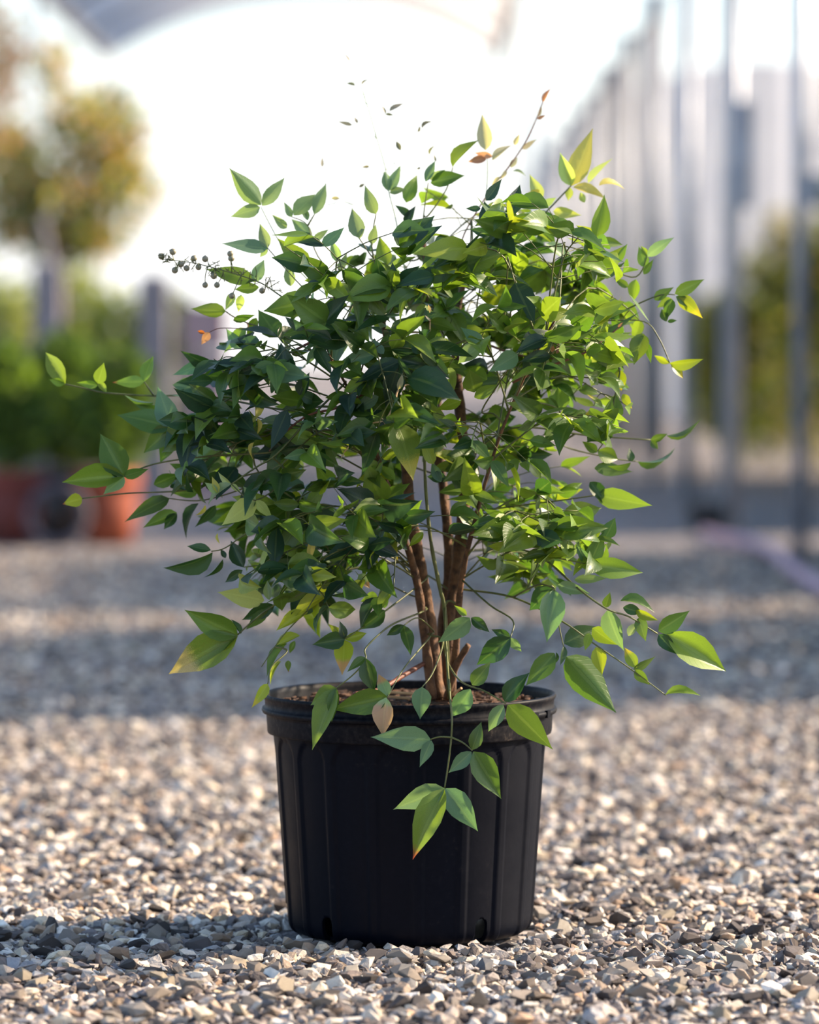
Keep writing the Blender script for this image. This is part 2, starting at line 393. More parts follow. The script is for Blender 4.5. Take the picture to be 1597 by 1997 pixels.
# rim: lip, groove ridge and skirt
RC = .286
MB().lathe([(.1655,.2395),(.1705,.2395),(.1712,.2415),(.1722,.2590),(.1722,.2625),(.1745,.2635),(.1760,.2650),(.1762,.2690),
            (.1748,.2708),(.1738,.2715),(.1742,.2790),(.1760,.2815),(.1768,.2840),(.1760,.2862),(.1742,.2868),(.1722,.2858),(.1708,.2800),(.1700,.2600)], 160, close=True).build('rim', M['rim'], pot, True)
MB().lathe([(.1725,.2628),(.1768,.2640),(.1779,.2668),(.1770,.2696),(.1735,.2706)], 160, close=True).build('ridge', M['rim'], pot, True)
for a0 in (R(-90+57), R(-90+68)):   # little seam tabs on the rim
    mb = MB(); c = Vector((math.cos(a0), math.sin(a0), 0))
    mb.box(c*.1772 + Vector((0,0,.2667)), (.0035, .010, .0085), Matrix.Rotation(a0, 3, 'Z')); mb.build('rim_tab', M['pot'], pot)
# soil with bark chips
sb = MB(); n = 40; SZ = .275
for j in range(0, 13):
    for i in range(n):
        a = 2*math.pi*i/n; r_ = .1695*j/12; sb.v.append((r_*math.cos(a), r_*math.sin(a), SZ - .005*(j/12)**2 + random.uniform(-.0025, .0025)))
for j in range(12):
    for i in range(n): sb.f.append((j*n+i, (j+1)*n+i, (j+1)*n+(i+1)%n, j*n+(i+1)%n))
for i in range(n):
    a = 2*math.pi*i/n; sb.v.append((.154*math.cos(a), .154*math.sin(a), SZ-.016))
for i in range(n): sb.f.append((12*n+i, 13*n+i, 13*n+(i+1)%n, 12*n+(i+1)%n))
for _ in range(420):
    a = random.uniform(0, 6.283); r_ = .160*math.sqrt(random.random())
    sb.box((r_*math.cos(a), r_*math.sin(a), SZ+.0005), (random.uniform(.004,.013), random.uniform(.003,.006), random.uniform(.002,.005)),
           Matrix.Rotation(random.uniform(0,6.28), 3, 'Z') @ Matrix.Rotation(random.uniform(-.5,.5), 3, 'X'))
soil = sb.build('soil', M['soil'], pot); soil['label'] = 'brown potting soil with bark chips'; soil['kind'] = 'stuff'

# ------------------------------------------------------------------ the shrub
shrub = empty('leafy_shrub', (0.03, 0, SZ-.004))
tag(shrub, 'airy green shrub with pointed leaves and brown canes growing in the black pot', 'shrub')
# leaf shapes: 7 stations x 5 across, folded along the midrib, curved to the tip
def leaf_shape(fold, curl, twist, fat):
    st = [0, .10, .26, .44, .62, .80, .93, 1.0]
    wd = [.05, .52, .92, 1.0, .80, .40, .11, .0]
    if fat: wd = [.05, .66, 1.0, .96, .70, .34, .09, .0]
    v = []; uvs = []
    for t, w_ in zip(st, wd):
        ang = curl*t; x = t if abs(curl) < 1e-4 else math.sin(ang)/curl
        z = 0 if abs(curl) < 1e-4 else -(1-math.cos(ang))/curl
        for u in (-1, -.5, 0, .5, 1):
            yy = u*w_*.5; zz = abs(u)*w_*.5*fold - (.04*(abs(u)**2)*w_); tw = twist*t
            v.append((x, yy*math.cos(tw) - zz*math.sin(tw), z + yy*math.sin(tw) + zz*math.cos(tw))); uvs.append((.5+u*.5, t))
    f = []
    for i in range(len(st)-2):
        for k in range(4): f.append((i*5+k, i*5+k+1, (i+1)*5+k+1, (i+1)*5+k))
    i = len(st)-2; tip = (i+1)*5+2
    for k in range(4): f.append((i*5+k, i*5+k+1, tip))
    used = sorted({q for ff in f for q in ff}); mp = {q: i for i, q in enumerate(used)}
    return [v[q] for q in used], [tuple(mp[q] for q in ff) for ff in f], [uvs[q] for q in used]
# (unit: length 1 along X, unit width along Y)
SHAPES = [leaf_shape(*a) for a in ((.25,.25,.1,0),(.35,.5,-.15,0),(.15,-.15,.1,1),(.4,.75,.2,0),(.3,.1,-.1,1),(.2,.4,.25,1),(.45,.3,-.2,0),(.3,.95,.1,0))]
def leaf_mesh(i):
    v, f, uv = SHAPES[i]; me = mesh('leaf', v, f); ul = me.uv_layers.new(name='UVMap')
    for l in me.loops: ul.data[l.index].uv = uv[l.vertex_index]
    set_tint(me, np.ones((len(v), 4))); me.shade_smooth(); me.materials.append(M['leaf']); return me
LM = [leaf_mesh(i) for i in range(len(SHAPES))]
LEAVES = []    # dict: matrix, colour, material, traced, size
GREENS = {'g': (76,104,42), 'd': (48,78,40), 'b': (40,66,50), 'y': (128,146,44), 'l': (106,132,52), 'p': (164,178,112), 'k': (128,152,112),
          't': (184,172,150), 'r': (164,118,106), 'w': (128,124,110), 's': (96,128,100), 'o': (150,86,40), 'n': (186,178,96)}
def leaf(base, tip, n, width, col, mat='leaf', traced=False, shape=None):
    d = tip - base; L = d.length
    if L < 1e-4: return
    x = d/L; n = (n - x*n.dot(x))
    if n.length < 1e-3: n = x.orthogonal()
    n.normalize(); y = n.cross(x)
    s = random.randrange(len(SHAPES)) if shape is None else shape
    W = width
    mx = Matrix(((x.x*L, y.x*W, n.x*L, base.x), (x.y*L, y.y*W, n.y*L, base.y), (x.z*L, y.z*W, n.z*L, base.z), (0,0,0,1)))
    c = lin(GREENS[col]) if isinstance(col, str) else col
    j = random.uniform(.82, 1.2); c = (c[0]*j*random.uniform(.9,1.12), c[1]*j, c[2]*j*random.uniform(.85,1.15), 1)
    LEAVES.append(dict(m=mx, c=c, mat=mat, tr=traced, s=s, L=L, W=W))
TW = {'twig': MB(), 'redtwig': MB(), 'drytwig': MB(), 'paletwig': MB()}
TWIGS = []   # (name, material, MB)
NODES = []
def twig(pts, r0=.0013, r1=.0007, mat='twig', own=False, name='twig', n=5, seg=5):
    if NODES and name == 'twig':     # every twig grows out of a cane or of an earlier twig
        q = pts[0]; near = min(NODES, key=lambda p: (p-q).length_squared)
        if (near-q).length > .002: pts = [near, near.lerp(q, .5) + Vector((0, 0, .004))] + list(pts) if (near-q).length > .03 else [near] + list(pts)
    sp = spline(pts, n); k = len(sp)-1; NODES.extend(sp)
    rad = [r0 + (r1-r0)*i/k for i in range(k+1)]
    mb = MB(); mb.tube(sp, rad, seg); TWIGS.append((name, mat, mb)); return sp
def rv(s=1.0): return Vector((random.gauss(0,s), random.gauss(0,s), random.gauss(0,s)))
def TL(bx, by, tx, ty, w=.42, col='g', Y=0.0, mat='leaf'):
    """leaf traced from base to tip, at its own depth, with its own lean away from the picture plane"""
    lenpx = math.hypot(tx-bx, ty-by); lm = lenpx*PX
    a = P(bx, by, Y); b_ = P(tx, ty, Y + random.uniform(-.40, .40)*lm)
    full = max(w, .34); roll = math.acos(min(1, w/full))*random.choice((-1, 1))
    view = Vector((0, -1, .08)) + rv(.16)
    d = (b_-a).normalized(); n = (view - d*view.dot(d)).normalized()
    if n.z < -.2 and random.random() < .5: n = -n
    n = Quaternion(d, roll) @ n
    sh = random.choice((0, 2, 4, 5, 6, 1)) if w > .25 else random.choice((1, 3, 7))
    leaf(a, b_, n, (b_-a).length*full*1.06, col, mat, True, sh)
def TP(*pts): return [P(*p) for p in pts]

# canes
def cane(pts, rads, mat='bark', name='cane'):
    sp = spline([P(*p) for p in pts], 6); k = len(sp)-1; m = len(rads)-1
    rad = []
    for i in range(k+1):
        t = i/k*m; j = min(int(t), m-1); rad.append((rads[j] + (rads[j+1]-rads[j])*(t-j))*PX*(1+.10*math.sin(i*2.1)))
    MB().tube(sp, rad, 9).build(name, M[mat], shrub, True); return sp
CANES = [
 cane([(852,1362,0),(838,1230,.0),(822,1120,-.01),(803,1010,-.02),(790,900,-.03),(776,790,-.04),(756,680,-.06),(742,600,-.07)], [17,15,12,11,10,8,6,4]),
 cane([(872,1362,.01),(878,1200,.02),(895,1080,.03),(906,950,.04),(898,810,.05),(888,690,.06),(896,590,.07),(920,500,.09)], [14,13,13,12,11,9,6,4]),
 cane([(862,1362,.02),(862,1230,.03),(874,1110,.05),(868,1000,.06),(850,850,.08),(838,690,.10),(830,560,.11),(826,440,.12)], [11,10,9,8,7,6,4,3]),
 cane([(842,1362,-.02),(828,1240,-.03),(812,1130,-.04),(786,1040,-.06),(740,900,-.09),(690,780,-.13),(640,690,-.17)], [10,9,8,6,4,3,2]),
 cane([(880,1362,-.01),(892,1230,-.03),(900,1130,-.05),(930,1000,-.08),(975,850,-.11),(1030,720,-.13),(1090,610,-.14)], [8,7,6,4,3,2.5,2]),
 cane([(866,1362,.04),(876,1220,.08),(880,1080,.13),(862,900,.18),(858,760,.22),(880,640,.25)], [9,8,7,6,5,3]),
]
cane([(876,1362,-.02),(868,1200,-.05),(856,1140,-.06),(838,1040,-.07),(828,900,-.08),(835,760,-.09),(836,610,-.10)], [4,4,4,3.5,3,3,3], 'twig', 'green_shoot')
cane([(872,1362,-.01),(889,1300,-.03),(913,1258,-.045)], [8,7,6], 'bark', 'cut_stub')
cane([(836,1288,-.02),(785,1318,-.06),(738,1345,-.10),(690,1352,-.12)], [5,5,4,3], 'redtwig', 'fallen_twig')
for q in ((700,1352,800,1360),(720,1345,820,1352),(900,1340,870,1362)):
    MB().tube(TP((q[0],q[1]+2,-.03),(q[2],q[3]+2,-.01)), .0016, 5).build('fallen_twig', M['drytwig'], shrub)

for cn in CANES: NODES.extend(cn[4:])
# ---- traced sprays -------------------------------------------------
L_ = TL
# far left, upper
Yd = .02
twig(TP((560,800,-.06),(400,772,-.02),(300,772,Yd),(207,766,Yd),(165,757,Yd),(127,749,Yd)), .0016, .0008); twig(TP((300,772,Yd),(281,744,Yd)))
for a in ((127,749,83,677,.36,'l'),(126,748,96,741,.5,'l'),(191,748,204,706,.52,'l'),(190,752,149,746,.36,'l'),(207,766,188,738,.35,'l'),(281,744,296,688,.45,'l'),(300,785,235,782,.2,'g'),(318,800,260,790,.3,'g')): L_(*a, Y=Yd)
L_(281,744,220,747,.36,'l',Yd,'leaf_redtip')
Yd = -.05
twig(TP((520,850,-.09),(430,845,-.06),(337,833,Yd)), .0015, .0009)
for a in ((337,833,306,753,.52,'s'),(337,832,217,803,.36,'g'),(337,834,278,884,.5,'g'),(345,838,310,905,.45,'g'),(372,835,420,800,.4,'d')): L_(*a, Y=Yd)
Yd = -.08
twig(TP((540,880,-.12),(400,890,-.09),(300,905,Yd),(242,929,Yd)), .0015, .0009)
for a in ((242,929,195,844,.55,'g'),(242,928,118,936,.36,'l'),(242,929,201,965,.5,'s'),(242,929,292,913,.36,'g'),(236,930,205,905,.4,'d')): L_(*a, Y=Yd)
Yd = -.03
twig(TP((560,905,-.08),(420,940,-.04),(351,957,Yd),(250,962,Yd),(160,972,Yd)), .0014, .0009)
L_(160,972,122,983,.62,'y',Yd,'leaf_redtip')
twig(TP((500,940,-.1),(400,975,-.05),(329,972,Yd)))
for a in ((329,972,240,1013,.3,'g'),(330,972,292,990,.5,'g'),(385,960,330,962,.45,'g'),(345,1000,277,1028,.3,'g'),(345,1002,318,1032,.5,'d'),(387,982,339,1051,.24,'b'),(420,985,380,1030,.3,'d'),(300,945,350,925,.5,'g'),(380,925,330,905,.45,'g')): L_(*a, Y=Yd)
Yd = -.10
twig(TP((600,1000,-.12),(500,1030,-.11),(440,1068,Yd),(412,1075,Yd)), .0012, .0007); twig(TP((640,1085,-.10),(540,1098,Yd),(475,1106,Yd)), .0012, .0007)
for a in ((411,1073,362,1063,.34,'d'),(414,1077,326,1135,.22,'d'),(475,1106,448,1052,.5,'b'),(434,1091,403,1135,.2,'d'),(473,1112,436,1137,.36,'d'),(440,1088,430,1070,.5,'b')): L_(*a, Y=Yd)
L_(536,1101,539,1015,.38,'b',-.14)
Yd = -.17
twig(TP((668,752,-.14),(600,820,-.16),(540,885,Yd),(498,912,Yd),(451,944,Yd)), .0016, .001); twig(TP((560,930,-.15),(498,976,Yd),(451,944,Yd)))
for a in ((451,944,420,922,.32,'p'),(451,944,470,961,.42,'p'),(451,944,392,976,.2,'k'),(425,961,414,929,.35,'n'),(425,961,400,941,.45,'k'),(498,976,430,1026,.44,'p'),(498,976,534,1013,.36,'p'),(498,976,473,947,.42,'k'),(498,976,470,1000,.4,'g'),(498,816,511,722,.16,'n'),(495,863,476,900,.24,'n'),(500,815,512,850,.18,'n'),(500,812,482,828,.4,'p'),(400,985,388,1015,.25,'n'),(425,1040,424,1062,.2,'n')): L_(*a, Y=Yd)
# lower left
Yd = -.12
twig(TP((790,1095,-.03),(640,1120,-.08),(535,1180,Yd),(500,1205,Yd),(463,1238,Yd)), .0017, .001)
for a in ((463,1238,361,1192,.42,'l'),(463,1240,391,1297,.28,'g'),(515,1171,424,1153,.42,'p'),(525,1170,520,1130,.42,'k'),(535,1180,470,1210,.36,'d'),(520,1190,478,1230,.35,'g'),(600,1135,540,1190,.3,'g'),(470,1236,455,1205,.3,'d')): L_(*a, Y=Yd)
L_(463,1239,321,1313,.40,'l',Yd,'leaf_spot')
twig(TP((800,1160,-.03),(720,1130,-.08),(640,1160,-.11),(560,1230,-.13),(510,1300,-.14)), .0012, .0006)
for a in ((640,1160,560,1195,.26,'y'),(600,1195,535,1225,.28,'y'),(585,1240,530,1258,.26,'y'),(560,1255,507,1310,.2,'g'),(548,1290,515,1330,.14,'y'),(575,1250,563,1275,.4,'g')): L_(*a, Y=Yd)
L_(562,1288,562,1312,.5,'g',Yd,'leaf_redtip')
twig(TP((560,1270,-.14),(530,1300,-.16),(522,1334,-.17))); L_(522,1334,491,1381,.36,'y',-.175,'leaf_yellowtip')
Yd = -.15
twig(TP((830,1130,-.02),(740,1200,-.1),(690,1235,Yd),(672,1246,Yd)), .0013, .0008)
for a in ((672,1246,609,1257,.5,'d'),(672,1246,720,1235,.36,'y'),(670,1246,618,1262,.34,'y'),(672,1246,663,1211,.45,'b'),(672,1244,640,1215,.4,'y')): L_(*a, Y=Yd)
L_(672,1248,667,1316,.5,'y',Yd,'leaf_browntip')
twig(TP((830,1190,-.03),(770,1215,-.12),(738,1238,-.17),(712,1266,-.19),(713,1284,-.20),(695,1310,-.21),(656,1342,-.215)), .0013, .0008)
for a in ((713,1284,728,1354,.46,'d'),(712,1282,676,1310,.36,'g'),(656,1342,600,1377,.5,'g'),(655,1343,606,1462,.30,'l'),(656,1343,642,1407,.32,'g')): L_(*a, Y=-.212)
twig(TP((840,1240,-.05),(790,1300,-.14),(755,1360,-.205)), .0012, .0008)
L_(755,1359,644,1385,.42,'g',-.21); L_(753,1361,743,1437,.52,'k',-.212,'leaf_brown'); L_(757,1358,737,1313,.5,'k',-.20,'leaf_browntip')
twig(TP((845,1230,-.04),(815,1205,-.1),(787,1220,-.13)))
for a in ((787,1220,803,1277,.42,'d'),(787,1219,752,1241,.42,'d'),(750,1190,702,1229,.5,'d'),(750,1186,742,1140,.4,'g')): L_(*a, Y=-.13)
L_(735,1043,717,1112,.42,'b',-.17); L_(750,1037,777,1095,.34,'y',-.17,'leaf_yellowtip'); L_(612,1052,600,1105,.28,'n',-.17); L_(602,1100,596,1145,.24,'k',-.17); L_(700,1120,722,1148,.6,'k',-.15,'leaf_browntip')
L_(782,1007,848,1004,.42,'d',-.16); L_(590,1125,555,1162,.25,'p',-.15)
# front hanging spray over the rim
Yd = -.215
sp = twig(TP((868,1180,-.05),(872,1290,-.13),(877,1352,-.20),(881,1400,-.216),(880,1440,Yd),(874,1490,Yd),(867,1537,Yd)), .0015, .001)
twig(TP((880,1438,Yd),(857,1437,-.22),(839,1442,-.22))); twig(TP((880,1438,Yd),(902,1448,-.22),(921,1464,-.22)))
for a in ((839,1442,722,1436,.40,'s'),(841,1444,817,1496,.40,'s'),(923,1466,979,1560,.42,'g'),(919,1466,875,1508,.45,'s'),(921,1462,939,1408,.45,'g'),(867,1538,765,1579,.38,'s'),(868,1538,939,1625,.40,'s')): L_(*a, Y=-.22)
L_(866,1539,797,1670,.30,'l',-.22,'leaf_redtip')
L_(823,1340,819,1404,.56,'s',-.20); twig(TP((864,1250,-.06),(845,1310,-.15),(823,1340,-.20)))
L_(917,1344,879,1404,.52,'s',-.205)
twig(TP((872,1290,-.05),(900,1330,-.14),(945,1348,-.19),(986,1372,-.215)), .0014, .0009)
for a in ((984,1368,1027,1310,.50,'d'),(990,1375,1078,1459,.42,'g'),(981,1374,951,1428,.46,'s'),(921,1336,957,1289,.5,'g')): L_(*a, Y=-.205)
twig(TP((900,1130,-.05),(955,1180,-.12),(1000,1210,-.15),(995,1244,-.17)), .0013, .0008)
for a in ((995,1244,926,1299,.5,'d'),(995,1243,957,1227,.42,'d'),(995,1244,1017,1273,.5,'s'),(916,1205,857,1259,.46,'s'),(919,1205,955,1233,.45,'d'),(910,1200,885,1180,.4,'l')): L_(*a, Y=-.17)
# lower right
Yd = -.15
twig(TP((905,1150,-.04),(1000,1165,-.10),(1093,1210,Yd),(1162,1258,Yd),(1230,1305,Yd),(1298,1356,Yd)), .0016, .0007)
twig(TP((1000,1165,-.10),(1050,1140,-.14),(1081,1148,-.16)), .0013, .0009); twig(TP((1081,1151,-.15),(1090,1220,Yd),(1100,1265,Yd)))
for a in ((1081,1151,1067,1251,.46,'s'),(1076,1145,1029,1197,.55,'d'),(1088,1141,1151,1158,.36,'s'),(1100,1255,1177,1217,.44,'d'),(1105,1281,1196,1382,.42,'g'),(1081,1274,1027,1337,.46,'g'),(1084,1272,1082,1305,.2,'d'),(1100,1260,1098,1298,.3,'d'),
          (1298,1355,1361,1330,.18,'l'),(1239,1306,1267,1337,.5,'g'),(1235,1305,1286,1282,.32,'g'),(1162,1262,1175,1318,.5,'y'),(1150,1235,1140,1270,.45,'y'),(1155,1225,1205,1262,.5,'y')): L_(*a, Y=Yd)
L_(1241,1302,1217,1262,.5,'y',Yd,'leaf_yellowtip')
twig(TP((1060,1090,-.10),(1130,1150,-.16),(1184,1188,-.18),(1227,1203,-.17),(1282,1236,-.16)), .0015, .001)
for a in ((1184,1191,1212,1275,.48,'s'),(1284,1231,1346,1191,.44,'g'),(1300,1236,1423,1312,.40,'l'),(1284,1238,1323,1278,.45,'d'),(1225,1240,1245,1210,.5,'k'),(1245,1205,1260,1250,.5,'g'),(1210,1172,1284,1172,.22,'g'),(1240,1190,1282,1212,.3,'y'),(1180,1185,1190,1155,.5,'g'),(1215,1185,1255,1195,.5,'d')): L_(*a, Y=-.165)
twig(TP((930,1050,-.07),(1050,1080,-.14),(1144,1100,-.15)), .0012, .0008)
for a in ((1144,1100,1260,1119,.34,'l'),(1120,1131,1184,1131,.26,'k'),(1144,1098,1125,1062,.4,'s'),(1150,1100,1178,1035,.45,'g'),(1147,1032,1120,1020,.4,'g'),(1165,1052,1210,1058,.3,'g'),(1180,1050,1200,1010,.6,'g')): L_(*a, Y=-.14)
# right side
Yd = .02
twig(TP((905,900,.03),(1000,835,.02),(1150,850,Yd),(1269,858,Yd)), .0016, .0009)
for a in ((1300,849,1377,840,.16,'g'),(1269,860,1284,877,.6,'g'),(1269,858,1302,848,.4,'g')): L_(*a, Y=Yd)
L_(1244,900,1333,911,.18,'g',.05); twig(TP((1100,870,.03),(1190,893,.04),(1244,900,.05)))
for a in ((1231,900,1228,872,.55,'d'),(1165,879,1209,898,.6,'l'),(1164,882,1134,858,.5,'g'),(1162,966,1274,987,.34,'l'),(1159,913,1232,922,.32,'g'),(1230,902,1188,925,.2,'g'),(1150,940,1185,985,.5,'d')): L_(*a, Y=-.02)
twig(TP((905,1000,.02),(1020,985,0),(1100,975,-.02),(1162,966,-.02)), .0013, .0008)
Yd = -.06
for a in ((1089,800,1089,753,.85,'l'),(1089,800,1043,778,.5,'l'),(1093,808,1140,803,.4,'g'),(1195,819,1201,766,.66,'g'),(1195,819,1164,813,.5,'g'),(1195,819,1223,816,.5,'g'),(1206,716,1167,686,.55,'l'),(1253,650,1236,710,.55,'l'),(1266,666,1232,662,.55,'l'),(1262,669,1270,709,.3,'g')): L_(*a, Y=Yd)
for a in ((1206,720,1212,765,.55,'y'),(1214,769,1233,798,.45,'y'),(1175,794,1147,767,.28,'y'),(1165,803,1140,808,.55,'y')): L_(*a, Y=Yd, mat='leaf_yellowtip')
twig(TP((1090,800,Yd),(1080,840,-.04),(1000,900,.0))); twig(TP((1195,819,Yd),(1185,850,-.03),(1165,880,-.02))); twig(TP((1195,790,Yd),(1206,740,Yd),(1206,716,Yd),(1180,690,-.06),(1100,680,-.08)))
Yd = -.03
twig(TP((960,640,0),(1080,622,-.01),(1180,625,Yd),(1255,627,Yd),(1285,660,Yd),(1306,708,Yd)), .0013, .0007)
for a in ((1306,708,1372,710,.24,'y'),(1306,708,1273,694,.3,'y')): L_(*a, Y=Yd)
L_(1308,710,1338,739,.4,'y',Yd,'leaf_yellowtip')
twig(TP((1180,625,Yd),(1250,590,Yd),(1290,575,Yd),(1316,575,Yd)), .0012, .0007)
for a in ((1316,573,1375,544,.36,'l'),(1276,585,1314,559,.44,'g'),(1310,583,1280,600,.5,'l'),(1310,583,1297,625,.5,'g'),(1302,627,1320,625,.4,'g'),(1300,627,1289,599,.5,'g'),(1318,578,1356,600,.36,'g')): L_(*a, Y=Yd)
L_(1323,577,1370,619,.42,'y',Yd,'leaf_yellowtip')
Yd = -.18
for a in ((1014,680,1087,638,.44,'b'),(1023,694,1064,749,.46,'b'),(1009,691,953,725,.5,'s'),(1004,552,1043,635,.50,'b')): L_(*a, Y=Yd)
twig(TP((940,800,-.1),(985,730,-.16),(1015,685,Yd))); twig(TP((985,640,-.12),(990,520,-.16),(991,505,-.17),(1004,552,Yd)))
# upper right
Yd = .06
twig(TP((930,560,.08),(1000,480,.07),(1040,440,Yd),(1114,362,Yd)), .0015, .001)
for a in ((1114,362,1092,298,.42,'p'),(1114,362,1156,251,.34,'n'),(1147,357,1194,306,.28,'p'),(1168,362,1225,342,.24,'n'),(1118,365,1191,381,.28,'n'),(1111,365,1108,393,.5,'p'),(1079,412,1134,420,.38,'p'),(1053,391,1033,339,.45,'p'),(1057,375,1017,384,.35,'n'),(1060,400,1085,385,.5,'p'),(1140,395,1130,372,.5,'p')): L_(*a, Y=Yd)
Yd = -.02
twig(TP((1000,600,-.02),(1080,530,-.03),(1140,500,Yd),(1162,466,Yd)), .0013, .0008)
for a in ((1162,466,1182,381,.42,'l'),(1162,466,1123,438,.42,'y'),(1165,470,1218,476,.34,'l'),(1165,520,1215,478,.3,'l'),(1160,500,1120,485,.4,'l'),(1064,476,1137,529,.26,'k'),(1195,515,1225,475,.36,'l'),(1150,495,1145,475,.5,'y')): L_(*a, Y=Yd)
twig(TP((1080,560,-.03),(1180,530,-.02),(1240,540,-.01),(1262,500,-.01)), .0014, .0008)
for a in ((1262,500,1313,461,.34,'k'),(1259,521,1245,480,.5,'l'),(1262,500,1250,478,.4,'l'),(1255,535,1275,505,.35,'g'),(1240,545,1232,590,.5,'l'),(1225,560,1195,540,.4,'l')): L_(*a, Y=-.01)
Yd = -.10
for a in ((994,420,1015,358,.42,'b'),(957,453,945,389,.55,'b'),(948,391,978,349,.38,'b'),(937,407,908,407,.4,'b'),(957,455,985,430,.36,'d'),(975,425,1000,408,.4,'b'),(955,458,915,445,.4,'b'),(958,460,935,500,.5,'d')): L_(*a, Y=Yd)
twig(TP((930,600,-.02),(945,520,-.07),(957,453,Yd)))
# reddish new growth at the top right
Yd = .10
twig(TP((900,470,.09),(950,380,Yd),(987,332,Yd),(1023,280,Yd),(1046,231,Yd),(1059,199,Yd)), .0012, .0006, 'redtwig')
twig(TP((945,400,Yd),(950,350,Yd),(950,310,Yd)), .0008, .0006, 'paletwig')
for a in ((1059,200,1073,170,.3,'r'),(1048,227,1057,204,.26,'t'),(1047,231,1067,225,.3,'r'),(1018,290,1046,270,.28,'t'),(1003,283,1013,261,.4,'t'),(947,293,940,220,.38,'t'),(960,313,997,274,.32,'t'),(996,327,1009,305,.45,'t'),(1000,334,1028,332,.16,'k'),(975,345,955,365,.3,'t'),(987,332,978,350,.3,'t')): L_(*a, Y=Yd)
L_(948,311,911,313,.42,'r',Yd); L_(960,305,925,297,.3,'r',Yd)
# upper left trios
Yd = .0
twig(TP((700,620,-.05),(600,545,-.02),(550,480,Yd),(509,404,Yd)), .0011, .0006, 'paletwig')
for a in ((509,400,445,326,.36,'k'),(511,401,556,346,.38,'k'),(507,404,448,425,.40,'k')): L_(*a, Y=Yd)
Yd = -.04
twig(TP((680,640,-.07),(590,560,-.06),(522,484,Yd)), .0011, .0006)
for a in ((522,484,429,478,.32,'s'),(522,484,506,434,.4,'k'),(522,485,506,502,.5,'k'),(495,551,515,505,.48,'k'),(500,545,478,552,.3,'g')): L_(*a, Y=Yd)
Yd = .02
twig(TP((690,590,-.02),(620,500,.0),(600,440,Yd),(569,423,Yd)), .0011, .0006); twig(TP((600,440,Yd),(613,418,Yd)))
for a in ((569,423,553,393,.4,'k'),(573,420,615,375,.5,'k'),(613,418,636,356,.36,'k'),(559,445,530,418,.4,'k'),(609,465,566,425,.40,'k'),(600,430,590,400,.4,'s'),(612,470,640,445,.36,'k'),(610,460,560,470,.4,'s')): L_(*a, Y=Yd)
for a in ((602,523,540,464,.46,'l'),(598,515,565,480,.3,'k'),(659,511,647,467,.42,'k'),(661,530,677,492,.36,'k'),(567,558,562,511,.45,'k'),(733,417,708,362,.40,'k'),(700,464,686,404,.48,'k'),(724,476,733,436,.42,'k'),(700,466,712,440,.4,'k')): L_(*a, Y=-.03)
twig(TP((720,600,-.04),(690,540,-.03),(660,525,-.03))); twig(TP((740,560,-.03),(725,480,-.03),(733,417,-.03))); twig(TP((725,500,-.03),(700,464,-.03)))
Yd = .05
twig(TP((800,560,.04),(780,470,Yd),(770,420,Yd),(758,373,Yd),(752,330,Yd),(735,270,.06),(716,205,.07),(703,170,.08)), .0011, .0004, 'paletwig')
for a in ((758,373,749,329,.42,'k'),(758,372,782,321,.36,'k'),(760,376,793,368,.45,'k'),(840,357,905,339,.44,'g'),(830,354,849,310,.36,'s'),(792,395,813,335,.4,'l'),(883,326,918,260,.22,'l'),(838,350,870,330,.4,'k'),(800,420,770,400,.4,'d'),(790,440,810,400,.4,'b')): L_(*a, Y=Yd)
twig(TP((820,500,.05),(826,420,Yd),(835,356,Yd))); twig(TP((835,420,.05),(870,370,.06),(883,326,.06)))
Yd = .08
for br in (((716,205),(692,167),(681,119)),((716,205),(705,165)),((735,270),(752,223)),((735,270),(697,242),(686,244)),((755,340),(781,293)),((640,400),(628,325)),((800,340),(815,258)),((755,340),(720,327)),((690,400),(662,387))):
    twig([P(x, y, Yd) for x, y in br], .0004, .0003, 'paletwig', n=4, seg=4)
for a in ((681,119,672,102,.3),(692,167,676,160,.3),(705,165,717,152,.3),(752,222,745,205,.3),(760,217,785,196,.26),(752,223,768,223,.3),(686,244,657,238,.26),(697,240,691,228,.4),(781,293,772,274,.42),(628,325,628,306,.3),(823,250,840,228,.2),(815,258,820,245,.3),(662,387,643,386,.36),(720,325,705,326,.3),(700,365,712,358,.4),(838,302,842,280,.2),(850,315,845,300,.3),(820,327,812,330,.5)): L_(*a, col='w', Y=Yd)
# centre: large dark leaves at the front
Yd = -.19
twig(TP((780,800,-.06),(700,740,-.14),(616,675,Yd)), .0012, .0008); twig(TP((800,800,-.05),(790,740,-.14),(778,705,-.20)))
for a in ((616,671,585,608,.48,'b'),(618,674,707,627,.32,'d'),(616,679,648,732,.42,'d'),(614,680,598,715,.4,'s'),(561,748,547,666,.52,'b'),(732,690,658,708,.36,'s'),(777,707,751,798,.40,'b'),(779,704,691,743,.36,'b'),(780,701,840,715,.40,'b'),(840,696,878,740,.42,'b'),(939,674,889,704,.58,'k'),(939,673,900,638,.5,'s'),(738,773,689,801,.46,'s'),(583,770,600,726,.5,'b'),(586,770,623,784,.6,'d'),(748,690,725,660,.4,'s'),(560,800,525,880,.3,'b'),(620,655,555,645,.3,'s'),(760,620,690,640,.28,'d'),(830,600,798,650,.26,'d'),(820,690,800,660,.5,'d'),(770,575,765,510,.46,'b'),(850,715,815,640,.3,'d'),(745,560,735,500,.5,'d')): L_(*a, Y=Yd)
for a in ((950,740,900,720,.6,'l'),(925,765,915,715,.7,'l'),(925,775,970,750,.45,'l'),(900,780,850,800,.4,'y'),(880,830,840,830,.4,'y'),(915,835,870,830,.4,'y'),(845,905,820,850,.4,'y'),(720,930,750,900,.5,'l'),(770,935,735,905,.4,'l'),(870,930,830,930,.5,'b'),(860,940,840,900,.42,'s')): L_(*a, Y=-.13)
